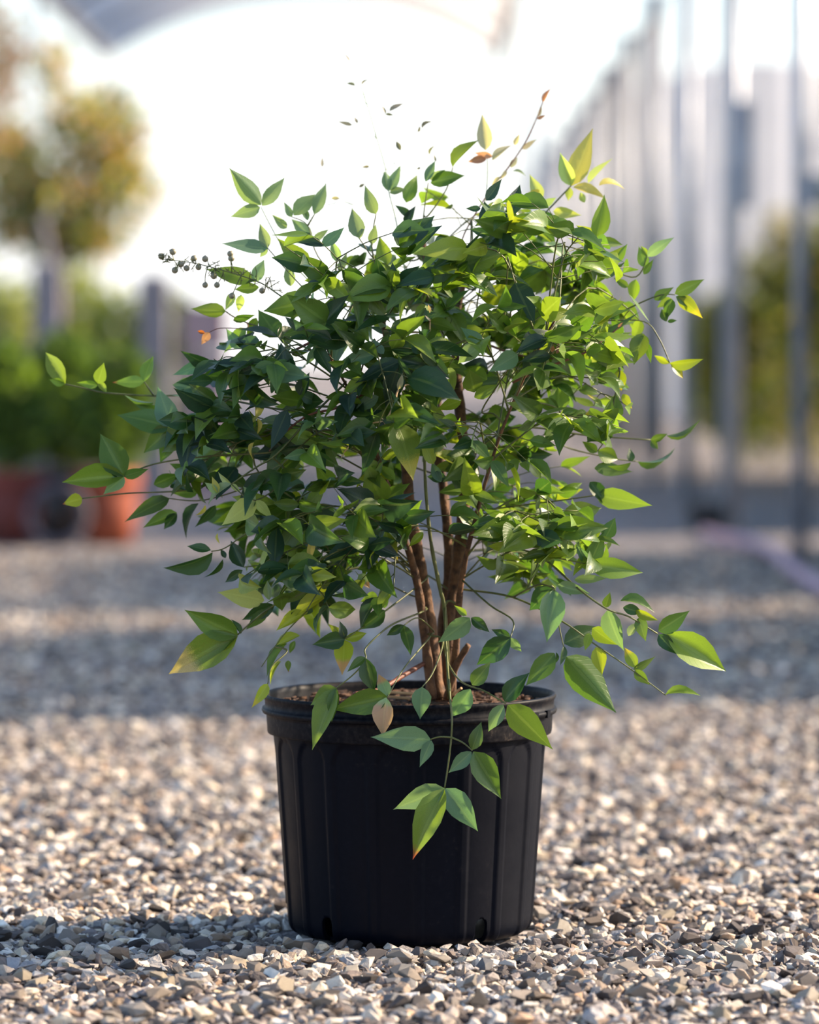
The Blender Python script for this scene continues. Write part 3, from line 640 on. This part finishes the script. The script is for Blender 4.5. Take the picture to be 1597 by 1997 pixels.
# left outline leaves
for a in ((440,607,372,603,.40,'l'),(455,570,440,605,.45,'p'),(470,575,465,612,.42,'p'),(495,545,400,525,.34,'l'),(505,560,455,565,.4,'g'),(480,640,430,690,.36,'l'),(455,625,500,612,.3,'g'),(470,680,440,640,.45,'s'),(430,720,350,690,.28,'d'),(400,705,340,735,.3,'s'),(415,742,345,745,.36,'d'),(470,730,415,700,.4,'d'),(500,620,480,660,.4,'g'),(390,760,330,745,.5,'s'),(420,800,380,760,.5,'d'),(405,835,395,785,.5,'s'),(450,840,400,870,.36,'d'),(370,850,335,880,.4,'d')): L_(*a, Y=-.04)
twig(TP((640,700,-.1),(540,650,-.06),(470,625,-.04),(440,607,-.04))); twig(TP((640,740,-.1),(520,720,-.06),(430,722,-.04)))
L_(408,648,392,674,.5,'r',-.04); L_(400,650,384,645,.4,'o',-.04); twig(TP((480,640,-.05),(430,640,-.04),(408,648,-.04)), .0007, .0005, 'redtwig')
# dried flower branches and reddish side shoots
for pts in (((826,765,-.12),(795,751,-.17),(776,762,-.19),(768,792,-.20),(749,820,-.20),(718,828,-.20),(691,859,-.20),(670,883,-.20)),
            ((768,792,-.20),(752,825,-.20),(742,850,-.2),(730,870,-.2)), ((745,815,-.2),(757,840,-.2),(755,860,-.2)), ((838,608,-.12),(838,660,-.13),(835,720,-.12)),
            ((800,648,-.12),(825,650,-.13),(838,665,-.13))):
    twig(TP(*pts), .0015, .0007, 'drytwig', name='dry_twig')
for bx, by, tx, ty in ((670,883,665,895),(730,870,726,882),(755,860,760,875),(752,858,750,872),(776,760,786,728),(691,859,680,868),(838,610,836,592),(838,625,828,615),(800,750,815,752),(800,752,805,742)):
    TL(bx, by, tx, ty, .3, 't', -.2)
for pts in (((760,742,-.10),(710,768,-.16),(658,795,-.17),(603,809,-.16),(560,840,-.15),(525,880,-.14)),((1000,745,-.05),(1065,717,-.08),(1140,688,-.08),(1180,660,-.07),(1212,634,-.06)),((620,660,-.1),(560,690,-.1),(510,715,-.08)),((900,650,.05),(1000,690,.02),(1080,700,0))):
    twig(TP(*pts), .0020, .0008, 'redtwig', name='side_shoot')
for bx, by, tx, ty in ((1080,690,1066,665),(1085,690,1095,660),(1100,680,1090,662),(1205,638,1215,628),(510,715,500,705),(508,716,496,714),(600,812,586,800),(540,865,528,868),(545,860,535,852)): TL(bx, by, tx, ty, .3, 'r' if bx > 900 else 't', -.08)
print('traced', len(LEAVES))

# ---- the crown fill: compound leaves arching from the canes -----------
OUT = [(440,520),(560,440),(650,425),(760,400),(830,360),(905,365),(970,380),(1050,400),(1130,440),(1200,490),(1250,560),(1270,610),(1255,680),(1235,760),(1235,830),(1220,900),(1215,960),(1205,1050),(1190,1120),(1130,1170),(1040,1170),(960,1150),(915,1090),(890,1000),(830,1010),(800,1090),(760,1180),(700,1225),(620,1240),(560,1215),(500,1170),(450,1110),(470,1050),(400,1030),(330,995),(280,950),(275,900),(300,850),(305,780),(345,740),(410,700),(425,620),(430,560)]
def inside(x, y):
    r_ = False; j = len(OUT)-1
    for i in range(len(OUT)):
        xi, yi = OUT[i]; xj, yj = OUT[j]
        if (yi > y) != (yj > y) and x < (xj-xi)*(y-yi)/(yj-yi)+xi: r_ = not r_
        j = i
    return r_
GAPS = [(860,1230,75,110,.03),(945,735,45,60,.25),(640,745,35,22,.2),(1090,870,40,20,.3),(560,1000,50,35,.45),(900,690,50,30,.4),(640,1010,40,40,.4),(500,910,45,25,.3),(1120,690,70,40,.6),(1130,790,50,35,.5),(640,450,130,60,.35),(700,1070,60,40,.6),(860,420,90,40,.6)]
def keep(x, y):
    if not inside(x, y): return False
    for gx, gy, a, b_, p in GAPS:
        if ((x-gx)/a)**2 + ((y-gy)/b_)**2 < 1 and random.random() > p: return False
    return True
centre = Vector((-.01, 0, .62)); COVER = {}
for l in LEAVES:
    u, v = proj(l['m'].translation); k_ = (int(u//50), int(v//50)); COVER[k_] = COVER.get(k_, 0) + 1
def fill_leaf(base, d, L):
    tip = base + d*L
    u, v = proj((base+tip)/2); u2, v2 = proj(tip)
    if not (keep(u, v) and inside(u2, v2)): return False
    k_ = (int(u//50), int(v//50)); COVER[k_] = COVER.get(k_, 0) + 1
    out = (base-centre); out.z *= .4
    out = out.normalized() if out.length > .02 else Vector((0,-1,0))
    n = Vector((0,0,.5)) + out*.75 + rv(.5)
    right = max(0, min(1, (u-420)/700)); q = random.random()  # lighter, yellower leaf colours to the right paint in the sunlit side
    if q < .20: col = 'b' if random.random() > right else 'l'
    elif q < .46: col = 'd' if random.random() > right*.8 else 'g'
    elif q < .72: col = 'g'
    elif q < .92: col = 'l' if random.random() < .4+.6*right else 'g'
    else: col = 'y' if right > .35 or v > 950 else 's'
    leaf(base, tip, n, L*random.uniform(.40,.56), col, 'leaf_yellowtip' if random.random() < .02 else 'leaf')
    return True
def trio(node, d, size, nrm):
    side = d.cross(nrm).normalized()
    got = False
    got |= fill_leaf(node, (d + rv(.16)).normalized(), size*random.uniform(.95,1.25))
    for s in (-1, 1):
        if random.random() < .92: got |= fill_leaf(node, (d*.45 + side*s*.9 + rv(.2)).normalized(), size*random.uniform(.65,.95))
    return got
def spray(o, end, size):
    mid = (o+end)/2 + Vector((0,0,.035 + random.uniform(-.02,.03)))
    if end.z < o.z: mid.z += .02
    pts = spline([o, mid, end], 7); n = len(pts); any_ = 0
    d = (pts[-1]-pts[-3]).normalized(); up = (Vector((0,0,1)) + rv(.25)).normalized()
    segs = []
    for t in (.42, .58, .73, .87):
        i = int(t*(n-1)); p = pts[i]; dd = (pts[i+1]-pts[i-1]).normalized(); side = dd.cross(up).normalized()
        ln = (1.18-t)*.115*random.uniform(.7,1.2)
        for s in (-1, 1):
            bd = (dd*.5 + side*s*.85 + rv(.15)); bd.z -= .12; bd.normalize(); q = p + bd*ln
            if trio(q, bd, size, up): segs.append([p, p.lerp(q,.5)+Vector((0,0,.003)), q]); any_ += 1
            if ln > .05 and random.random() < .6:
                q2 = p.lerp(q, .5); trio(q2, (bd + rv(.4)).normalized(), size*.8, up)
    if trio(pts[-1], d, size*1.1, up): any_ += 1
    if any_:
        twig([pts[0], pts[n//4], pts[n//2], pts[3*n//4], pts[-1]], .0013, .0007, 'twig', n=3)
        for s in segs: twig(s, .0008, .0005, 'twig', n=2, seg=4)
    return any_
tries = 0
while len(LEAVES) < 2150 and tries < 1400:
    tries += 1
    best = None
    for _ in range(5):
        u = random.uniform(285, 1250); v = random.uniform(390, 1210)
        if not inside(u, v): continue
        c_ = COVER.get((int(u//50), int(v//50)), 0) - (5 if v > 1000 else 0) - (3 if u < 600 else 0) - (5 if 680 < u < 960 and 480 < v < 900 else 0) - (5 if u > 1010 and v < 800 else 0) + random.random()
        if best is None or c_ < best[0]: best = (c_, u, v)
    if best is None: continue
    _, u, v = best
    hx = abs(u-770)/480
    Yr = .25*math.sqrt(max(.05, 1-hx*hx*.8)); Ye = random.uniform(-Yr, Yr) if random.random() < .72 else -Yr*random.uniform(.6, 1)
    e = P(u, v, Ye)
    cands = []
    for cn in CANES:
        for p in cn[6:]:
            if p.z < .40: continue
            cands.append(((p-e).length + abs((p.z+.05)-e.z)*.6 + random.uniform(0,.10), p))
    cands.sort(key=lambda t: t[0]); o_ = cands[min(len(cands)-1, random.randrange(4))][1]
    if (e-o_).length < .05: e = o_ + (e-o_).normalized()*.08
    spray(o_, e, random.uniform(.039, .057))
print('leaves', len(LEAVES), 'tries', tries)

# twigs as their own parts
CV = {}
for name, mat, mb in TWIGS: mb.build(name, M[mat], shrub, True)
# 300 leaves as parts (traced ones, then the largest at the front), the rest as one
for l in LEAVES:
    p = l['m'].translation; l['score'] = (2 if l['tr'] else 0) + l['L']*l['W']*900 - p.y*2.0 if l['L'] > .012 else -9
order = sorted(range(len(LEAVES)), key=lambda i: -LEAVES[i]['score'])
indiv = set(order[:300])
bv, bf, bc, bu = [], [], [], []
inv = Matrix.Translation(shrub.location).inverted()
for i, l in enumerate(LEAVES):
    if i in indiv:
        o = bpy.data.objects.new('leaf', LM[l['s']]); C.objects.link(o); o.parent = shrub; o.matrix_parent_inverse = inv
        o.matrix_basis = l['m']; o.color = l['c']
        if l['mat'] != 'leaf': o.material_slots[0].link = 'OBJECT'; o.material_slots[0].material = M[l['mat']]
    else:
        v, f, uv = SHAPES[l['s']]; n0 = len(bv)
        bv += [tuple(l['m'] @ Vector(q)) for q in v]; bf += [tuple(n0+q for q in ff) for ff in f]
        bc += [l['c']]*len(v); bu += uv
me = mesh('foliage', bv, bf); ul = me.uv_layers.new(name='UVMap')
vi = np.zeros(len(me.loops), np.int32); me.loops.foreach_get('vertex_index', vi); ul.data.foreach_set('uv', np.array(bu, np.float32)[vi].ravel())
set_tint(me, bc); me.shade_smooth(); link('foliage', me, M['leaf'], shrub)['kind'] = 'stuff'
# berry cluster
Yb = -.06
bb = MB()
main = spline(TP((600,615,-.08),(540,572,-.07),(500,548,Yb),(420,523,Yb),(360,510,Yb),(318,506,Yb)), 5)
bb.tube(main, [.0011 - .0007*i/(len(main)-1) for i in range(len(main))], 5)
BER = [(315,500),(337,491),(353,515),(341,527),(364,523),(378,504),(387,521),(400,505),(449,495),(451,504),(400,556),(423,556),(417,538),(452,577),(511,567),(355,524)]
for x, y in BER[:-1]:
    q = P(x, y, Yb + random.uniform(-.02,.02)); j = min(range(len(main)), key=lambda k: (main[k]-q).length + (0 if main[k].x > q.x else .02))
    bb.tube(spline([main[j], (main[j]+q)/2 + rv(.002), q], 3), .0006, 4)
for _ in range(46):
    j = random.randrange(6, len(main)); p = main[j]; d = (rv(1)).normalized()*random.uniform(.006,.017); q = p + d
    bb.tube([p, q], [.0006,.0005], 4); bb.tube([p+d*.6, p+d*.6+rv(.003)], .0005, 4); bb.tube([p+d*.8, p+d*.8+rv(.003)], .0005, 4)
clus = bb.build('berry_cluster', M['twig'], shrub); clus['label'] = 'thin flower stalk carrying small dark green berries'
mb = MB(); prof = [(.00001,-1),(.5,-.87),(.87,-.5),(1,0),(.87,.5),(.5,.87),(.22,.97),(.16,1.12),(.00001,1.15)]
bmesh_ = mesh('berry', *(lambda q: (q.v, q.f))(MB().lathe(prof, 12))); bmesh_.materials.append(M['berry']); bmesh_.shade_smooth()
for x, y in BER[:-1]:
    o = bpy.data.objects.new('berry', bmesh_); C.objects.link(o); o.parent = clus
    random.seed(int(x*7+y)); q = P(x, y, Yb)
    o.matrix_basis = Matrix.Translation(q) @ Matrix.Rotation(random.uniform(-1.2,1.2), 4, 'Y') @ Matrix.Scale(6.2*PX*random.uniform(.85,1.1), 4)

# ------------------------------------------------------------------ background plants
def foliage_mesh(n, shape, size, cols, seed, hollow=.3):
    """leaf blades scattered through ellipsoids (cx,cy,cz,rx,ry,rz,weight)"""
    g = np.random.default_rng(seed); v = []; ws = np.array([s[6] for s in shape], float); ws /= ws.sum()
    k = g.choice(len(shape), n, p=ws); sh = np.array(shape)[k]
    d = g.normal(size=(n,3)); d /= np.linalg.norm(d, axis=1)[:,None]; r_ = (hollow + (1-hollow)*g.random(n)**.5)[:,None]
    c = sh[:,:3] + d*r_*sh[:,3:6]
    t = g.normal(size=(n,3)) + np.array([0,0,.4]); t /= np.linalg.norm(t, axis=1)[:,None]
    b_ = np.cross(t, g.normal(size=(n,3))); b_ /= np.linalg.norm(b_, axis=1)[:,None]
    nn = np.cross(t, b_); s = (size*g.uniform(.6,1.4,n))[:,None]
    V = np.stack([c, c + t*s*.5 + b_*s*.26 + nn*s*.05, c + t*s, c + t*s*.5 - b_*s*.26 + nn*s*.05], 1).reshape(-1,3)
    q = np.arange(n)[:,None]*4
    Fc = np.concatenate([q + np.array([0,1,2]), q + np.array([0,2,3])])
    me = bpy.data.meshes.new('foliage'); me.from_pydata(V.tolist(), [], Fc.tolist()); me.update()
    ci = g.integers(0, len(cols), n); cc = np.array([lin(x) for x in cols])[ci]; cc[:,:3] *= g.uniform(.7,1.3,(n,1))
    set_tint(me, np.repeat(cc, 4, 0)); me.uv_layers.new(name='UVMap')
    me.materials.append(M['bgleaf']); return me
DGREEN = [(60,84,36),(48,72,36),(84,112,42),(122,148,56)]
MGREEN = [(128,142,82),(108,126,68),(148,156,96),(168,170,116)]
OLIVE = [(164,150,92),(188,154,104),(134,130,76),(204,172,132),(120,126,70),(206,150,104)]
def shrub_thing(name, label, cat, loc, fol, stems=(), group=None):
    e = empty(name, loc); tag(e, label, cat, group)
    o = bpy.data.objects.new('foliage', fol); C.objects.link(o); o.parent = e; o['kind'] = 'stuff'
    for pts, r0, r1 in stems:
        mb = MB(); sp = spline(pts, 5); mb.tube(sp, [r0+(r1-r0)*i/(len(sp)-1) for i in range(len(sp))], 8)
        s = bpy.data.objects.new('stem', mesh('stem', mb.v, mb.f)); C.objects.link(s); s.data.materials.append(M['bark']); s.parent = e
    return e
def zP(px, zdist, h=0.0): return Vector(((px-CX)/F*zdist, zdist - D, h))
def clay_pot(name, label, loc, r, h, mat):
    e = empty(name, loc); tag(e, label, 'plant pot')
    def part(nm, prof, m):
        q = MB().lathe(prof, 40); o = bpy.data.objects.new(nm, mesh(nm, q.v, q.f)); C.objects.link(o); o.data.materials.append(m); o.parent = e; o.data.shade_smooth()
    part('body', [(.001,0),(r*.76,0),(r*.95,h*.8),(r*.88,h*.8),(r*.7,.02),(.001,.02)], mat)
    part('rim', [(r*.94,h*.78),(r*1.02,h*.79),(r*1.02,h),(r*.9,h),(r*.88,h*.78)], mat)
    part('soil', [(.001,h*.9),(r*.91,h*.88)], M['soil'])
f1 = foliage_mesh(3000, [(-.02,0,.20,.165,.16,.20,1),(-.05,.02,.36,.12,.12,.12,.5)], .045, DGREEN, 1)
f2 = foliage_mesh(3000, [(.02,0,.19,.165,.16,.20,1),(.05,0,.34,.11,.11,.12,.5)], .045, DGREEN, 2)
pA = zP(25, 14.35, 0); pB = zP(210, 14.35, 0)
clay_pot('clay_pot', 'clay pot coloured dark red for its shade, cut by the frame, under a dark green shrub', pA, .125, .27, M['shadeterra'])
clay_pot('clay_pot', 'orange clay pot beside the grey ring, under a dark green shrub', pB, .122, .27, M['terracotta'])
shrub_thing('potted_shrub', 'dark green bushy shrub growing in the dark red clay pot', 'shrub', pA + Vector((0,0,.27)), f1, [([(0,0,-.03),(0,0,.2)],.012,.008)])
shrub_thing('potted_shrub', 'dark green bushy shrub growing in the orange clay pot', 'shrub', pB + Vector((0,0,.27)), f2, [([(0,0,-.03),(0,0,.2)],.012,.008)])
f3 = foliage_mesh(3000, [(0,0,.20,.18,.16,.22,1),(0,0,.40,.12,.12,.12,.5)], .045, DGREEN, 3)
pC = zP(128, 14.95, 0)  # black pot and its shrub are added to darken the gap here
clay_pot('added_dark_pot', 'black plastic pot added to darken the gap between the two clay pots', pC, .14, .27, M['blackplastic'])
shrub_thing('potted_shrub', 'dark green bushy shrub added with the black pot behind the grey ring', 'shrub', pC + Vector((0,0,.27)), f3, [([(0,0,-.03),(0,0,.2)],.012,.008)])
rg = MB(); rp = zP(112, 14.15, .115); n0 = 32
rg.tube([rp + Vector((.105*math.cos(a), .03*math.sin(a), .105*math.sin(a))) for a in [2*math.pi*i/n0 for i in range(n0+1)]], .017, 8, False)
M['ring'] = simple('grey_rubber', (62, 58, 68), (92, 86, 96), 20, .7, .1)
tag(rg.build('rubber_ring', M['ring'], None, True), 'dark grey rubber ring standing upright between the two clay pots', 'ring')
# two thick grey posts and a leaning pale stake
def gpost(px, z, top, wpx, label):
    p = zP(px, z); h = CH + (HZ-top)/F*z; w_ = wpx/F*z
    e = empty('wooden_post', p); tag(e, label, 'post')
    mb = MB(); mb.box((0,0,h/2-.01), (w_, w_, h+.02)); o = bpy.data.objects.new('shaft', mesh('shaft', mb.v, mb.f)); C.objects.link(o); o.data.materials.append(M['greywood']); o.parent = e
    mb = MB(); n = 4; b_ = w_/2
    mb.v = [(-b_,-b_,h),(b_,-b_,h),(b_,b_,h),(-b_,b_,h),(-b_*.7,-b_*.7,h+.02),(b_*.7,-b_*.7,h+.02),(b_*.7,b_*.7,h+.02),(-b_*.7,b_*.7,h+.02)]
    mb.f = [(4,5,6,7)] + [(i,(i+1)%4,4+(i+1)%4,4+i) for i in range(4)]
    o = bpy.data.objects.new('top', mesh('top', mb.v, mb.f)); C.objects.link(o); o.data.materials.append(M['greywood']); o.parent = e
gpost(94, 17.2, 522, 56, 'thick grey wooden post under the orange-leaved tree, with a leaning stake')
gpost(301, 17.4, 545, 58, 'thick grey wooden post beside the mauve wooden planter')
st = MB(); st.tube([zP(104, 17.5, -.01), zP(112, 17.46, .95), zP(84, 17.4, 1.32)], .018, 8); tag(st.build('plant_stake', M['greywood'], None, True), 'pale leaning stake against the thick grey post', 'stake')
e = empty('planter_box', zP(400, 19.0)); tag(e, 'mauve wooden planter beside the thick grey post, far behind the shrub', 'planter')
for k in range(4):
    mb = MB(); mb.box((0,-.1,.12+.24*k), (.22,.02,.225)); o = bpy.data.objects.new('board', mesh('board', mb.v, mb.f)); C.objects.link(o); o.data.materials.append(M['bed']); o.parent = e
    for s in (-1,1):
        mb = MB(); mb.box((s*.1,0,.12+.24*k), (.02,.2,.225)); o = bpy.data.objects.new('board', mesh('board', mb.v, mb.f)); C.objects.link(o); o.data.materials.append(M['bed']); o.parent = e
# hedge shrubs behind the posts
hedges = [(20,21.0,1.12,'first'),(150,22.0,1.22,''),(225,21.3,1.08,''),(330,23.0,1.12,''),(-60,22.5,1.35,'')]
hl = ['olive green hedge shrub at the frame edge beyond the dark red pot','tall olive green hedge shrub between the two grey posts','low olive green hedge shrub in front of its taller neighbour between the posts','olive green hedge shrub behind the post by the mauve planter','broad olive hedge shrub reaching out past the frame edge']
for k, (px, z, h, _) in enumerate(hedges):
    f = foliage_mesh(1500, [(0,0,h*.5,.26,.24,h*.5,1),(0,0,h*.78,.18,.18,h*.22,.6)], .06, MGREEN, 20+k)
    shrub_thing('hedge_shrub', hl[k], 'shrub', zP(px, z, 0), f, [([(0,0,-.02),(0,0,h*.7)],.02,.01)], 'hedge shrubs behind the grey posts')
# orange-olive tree
def etree(name, label, loc, blobs, cols, n, size, th, seed):
    stems = [([(0,0,-.02),(.02,0,th*.5),(0,0,th)],.03,.02)]
    for b_ in blobs: stems.append(([(0,0,th*.9),(b_[0]*.6,b_[1]*.6,(th+b_[2])/2),(b_[0],b_[1],b_[2])],.014,.005))
    return shrub_thing(name, label, 'tree', loc, foliage_mesh(n, blobs, size, cols, seed, .15), stems)
def blob(px, py, rx, ry, z, base, w_=1, dy=0): 
    p = zP(px, z, CH + (HZ-py)/F*z) - base; k = z/F
    return (p.x, dy, p.z, rx*k, rx*k, ry*k, w_)
tz = 20.0; tb_ = zP(120, tz)
etree('autumn_tree', 'small tree with orange and olive autumn leaves above the hedge shrubs', tb_, [blob(190,250,105,80,tz,tb_,1.3),blob(120,380,120,95,tz,tb_,1.7),blob(240,360,85,100,tz,tb_,1.1,.1),blob(20,330,70,90,tz,tb_,.7,.15),blob(160,470,110,50,tz,tb_,.9,.1),blob(110,140,35,60,tz,tb_,.25),blob(40,430,70,80,tz,tb_,.9,-.1),blob(140,455,60,30,tz,tb_,.7)], OLIVE + DGREEN[:2] + MGREEN, 2700, .075, 1.3, 40)
tz = 24.0; tb2 = zP(-40, tz)
etree('autumn_tree', 'pale orange-leaved tree cut by the frame edge behind the olive tree', tb2, [blob(-20,120,90,130,tz,tb2,1),blob(20,300,60,80,tz,tb2,.6)], [(220,170,140),(200,160,130),(150,150,90),(214,150,110)], 900, .08, 1.3, 41)

# ------------------------------------------------------------------ hoop roof over the far yard
hz0, hz1 = 21.0, 30.5; cxh = -.85; rad = 2.84; czh = .74
roof = empty('hoop_roof', (cxh, hz0 - D, 0)); tag(roof, 'arched white film greenhouse roof on thin hoops, spanning the far yard', 'roof')
a0, a1 = R(90-33), R(90+33); NS = 24
ang = [a0 + (a1-a0)*i/NS for i in range(NS+1)]
zz = [hz0 + (hz1-hz0)*i/5 for i in range(6)]
mb = MB()
for z in zz:
    for a in ang: mb.v.append((cxh + rad*math.cos(a), z - D, czh + rad*math.sin(a)))
for z in zz:
    for a in ang: mb.v.append((cxh + (rad+.006)*math.cos(a), z - D, czh + (rad+.006)*math.sin(a)))
W_ = NS+1; tot = W_*6
for j in range(5):
    for i in range(NS):
        mb.f.append((j*W_+i, j*W_+i+1, (j+1)*W_+i+1, (j+1)*W_+i)); mb.f.append((tot+j*W_+i, tot+(j+1)*W_+i, tot+(j+1)*W_+i+1, tot+j*W_+i+1))
mb.build('film', M['film'], roof, True)
for z in zz:
    MB().tube([(cxh + (rad-.03)*math.cos(a), z - D, czh + (rad-.03)*math.sin(a)) for a in ang], .03, 6).build('hoop', M['post'], roof, True)
for a in (a0, a1):
    x = cxh + rad*math.cos(a); h = czh + rad*math.sin(a)
    MB().box((x, (hz0+hz1)/2 - D, h-.03), (.09, hz1-hz0+.1, .06)).build('gutter', M['white'], roof)
    for z in (zz[0], zz[2], zz[5]): MB().tube([(x, z-D, GZ-.02), (x, z-D, h-.03)], .022, 8).build('leg', M['white'], roof, True)

# ------------------------------------------------------------------ right-hand row of posts, gutter and film curtains
PXr = 1.285
zs_ = [12.65 + 2.55*k for k in range(12)]
ordn = ['first','second','third','fourth','fifth','sixth','seventh','eighth','ninth','tenth','eleventh','twelfth']
for k, z in enumerate(zs_):
    e = empty('steel_post', (PXr, z-D, GZ)); tag(e, f'grey steel post, {ordn[k]} of its row counting from the pink hose', 'post', 'steel posts of the open-sided house')
    def part(nm, mb, m):
        o = bpy.data.objects.new(nm, mesh(nm, mb.v, mb.f)); C.objects.link(o); o.data.materials.append(m); o.parent = e; return o
    part('tube', MB().tube([(0,0,-.05),(0,0,2.62)], .026, 12), M['post']).data.shade_smooth()
    part('bracket', MB().box((.0,0,2.55), (.09,.09,.14)), M['post'])
    if k in (0, 1): part('junction_box', MB().box((.035,-.01,1.50 if k else 1.25), (.05,.05,.42 if k else .10)), M['post'])
    if k < len(zs_)-1 and k >= 1:
        e2 = empty('brace_pipe', (PXr+.06, z-D+1.27, GZ)); tag(e2, f'thin upright pipe standing past the {ordn[k]} steel post from the pink hose', 'pipe', 'thin upright pipes between the posts')
        o = bpy.data.objects.new('tube', (lambda q: mesh('tube', q.v, q.f))(MB().tube([(0,0,-.05),(0,0,2.6)], .014, 8))); C.objects.link(o); o.data.materials.append(M['post']); o.parent = e2
gt = MB().tube([(PXr+.05, zs_[0]-.1-D, 2.59+GZ), (PXr+.05, zs_[-1]+.1-D, 2.59+GZ)], .012, 8); tag(gt.build('curtain_cable', M['white']), 'long white cable strung along the tops of the steel posts', 'cable')
for k in range(3, len(zs_)-1):
    za, zb = zs_[k]+.12, zs_[k+1]-.12
    if k % 2: zb = za + (zb-za)*.75
    mb = MB(); n = 18
    for i in range(n+1):
        z = za + (zb-za)*i/n; dx = .025*math.sin(i*1.9)
        for h in (.16, 1.0, 1.9, 2.577): mb.v.append((PXr+.05+dx, z-D, h+GZ))
    for i in range(n):
        for j in range(3): mb.f.append((i*4+j, (i+1)*4+j, (i+1)*4+j+1, i*4+j+1))
    o = mb.build('film_curtain', M['curtain'], None, True); md = o.modifiers.new('t', 'SOLIDIFY'); md.thickness = .004
    tag(o, f'white plastic film curtain hung from the cable beyond the {ordn[k]} steel post from the hose', 'curtain', 'white film curtains on the post row')
# hose and valve box on the ground
hp = [P_ for P_ in (zP(1375,14.75,.02), zP(1410,14.3,.02), zP(1470,13.9,.02), zP(1510,13.3,.02), zP(1545,12.3,.02), zP(1597,11.35,.02), zP(1680,10.6,.02), zP(1800,10.2,.02))]
tag(MB().tube(spline(hp, 6), .022, 10).build('garden_hose', M['hose'], None, True), 'pinkish grey hose lying curved on the gravel by the nearest steel post', 'hose')
vb = empty('valve_box', zP(1378, 15.6, GZ)); tag(vb, 'small black valve box on the gravel by the far end of the hose', 'box')
for nm, q in (('body', MB().box((0,0,.05), (.14,.16,.10))), ('lid', MB().box((0,0,.107), (.16,.18,.016)))):
    o = bpy.data.objects.new(nm, mesh(nm, q.v, q.f)); C.objects.link(o); o.data.materials.append(M['blackplastic']); o.parent = vb
# shrubs beyond the posts
DK = [(46,62,30),(60,76,34),(84,94,40),(110,104,46)]
rs = [(1440,24.5,1.15,DK,'green shrub between the steel posts, beside the film curtains'),(1500,25.5,1.40,DK,'tall dark green shrub seen between the first two steel posts'),(1605,24.0,1.60,DK+OLIVE[:1],'dark shrub with some yellow leaves behind the first steel post'),(1545,29.0,1.85,OLIVE[:3]+DK,'yellow-olive shrub standing behind the tall dark green one'),(1400,31.0,1.2,MGREEN,'pale green shrub far beyond the steel posts')]
for k, (px, z, h, cols, lb) in enumerate(rs):
    f = foliage_mesh(1700, [(0,0,h*.42,.26,.26,h*.40,1),(.06,0,h*.70,.20,.18,h*.24,.5),(-.1,0,h*.80,.12,.14,h*.2,.25)], .08, cols, 60+k)
    shrub_thing('yard_shrub', lb, 'shrub', zP(px, z, 0), f, [([(0,0,-.02),(0,0,h*.7)],.02,.01)])
# distant white greenhouse
gz = 44.0; gx = (1480-CX)/F*gz; gr = 2.3; gh = 2.5
gh_e = empty('greenhouse', (gx, gz-D, 0)); tag(gh_e, 'distant white film greenhouse with a rounded roof, behind the steel posts', 'greenhouse')
def gpart(nm, mb, m, sm=False):
    o = bpy.data.objects.new(nm, mesh(nm, mb.v, mb.f)); C.objects.link(o); o.data.materials.append(m); o.parent = gh_e
    if sm: o.data.shade_smooth()
arc = [(gr*math.cos(math.pi*i/16), gh+1.6*math.sin(math.pi*i/16)) for i in range(17)]
mb = MB(); mb.v = [(gr,0,-.02)] + [(x,0,z) for x,z in arc] + [(-gr,0,-.02)]; n = len(mb.v); mb.v += [(x,.02,z) for x,_,z in mb.v[:n]]
mb.f = [tuple(range(n)), tuple(range(2*n-1, n-1, -1))] + [(i,(i+1)%n,n+(i+1)%n,n+i) for i in range(n)]
gpart('end_wall', mb, M['film'])
mb = MB(); pr = [(gr,-.02)] + arc + [(-gr,-.02)]
for x, z in pr: mb.v += [(x,.03,z),(x,14,z)]
mb.f = [(2*i,2*i+1,2*i+3,2*i+2) for i in range(len(pr)-1)]; gpart('cover', mb, M['film'], True)
for x in (-1.5,-.75,0,.75,1.5): gpart('mullion', MB().box((x,-.03,(gh+1.6*math.sqrt(1-(x/gr)**2))/2), (.06,.05,gh+1.6*math.sqrt(1-(x/gr)**2))), M['post'])
gpart('rail', MB().box((0,-.03,gh*.55), (2*gr,.04,.06)), M['white'])

# ------------------------------------------------------------------ unseen hedges, added out of view on the right to cast shade bands on the gravel
for k, (za, zb, lb) in enumerate(((8.2, 10.75, 'unseen hedge added to shade the gravel, the run closest to the potted shrub'), (11.45, 14.5, 'unseen hedge added to shade the gravel, the run opposite the hose'), (15.6, 23.2, 'unseen hedge added to shade the gravel, the run opposite the film curtains'))):
    ln = zb - za; nb = int(ln/.35) + 1; bl = []
    for q in range(nb):
        y = -ln/2 + .2 + (ln-.4)*q/(nb-1)
        bl += [(0, y, .6, .30, .30, .62, 1), (0, y, 1.55, .28, .28, .55 + .12*math.sin(q*2.3), 1)]
    f = foliage_mesh(int(3300*ln), bl, .12, DGREEN, 90+k, .05)
    shrub_thing('added_shade_hedge', lb, 'hedge', (2.75, (za+zb)/2 - D, 0), f, [([(0,-ln/2+.3+.6*q,-.02),(0,-ln/2+.3+.6*q,1.3)],.03,.015) for q in range(int((ln-.4)/.6)+1)], 'unseen hedges added to shade the yard')
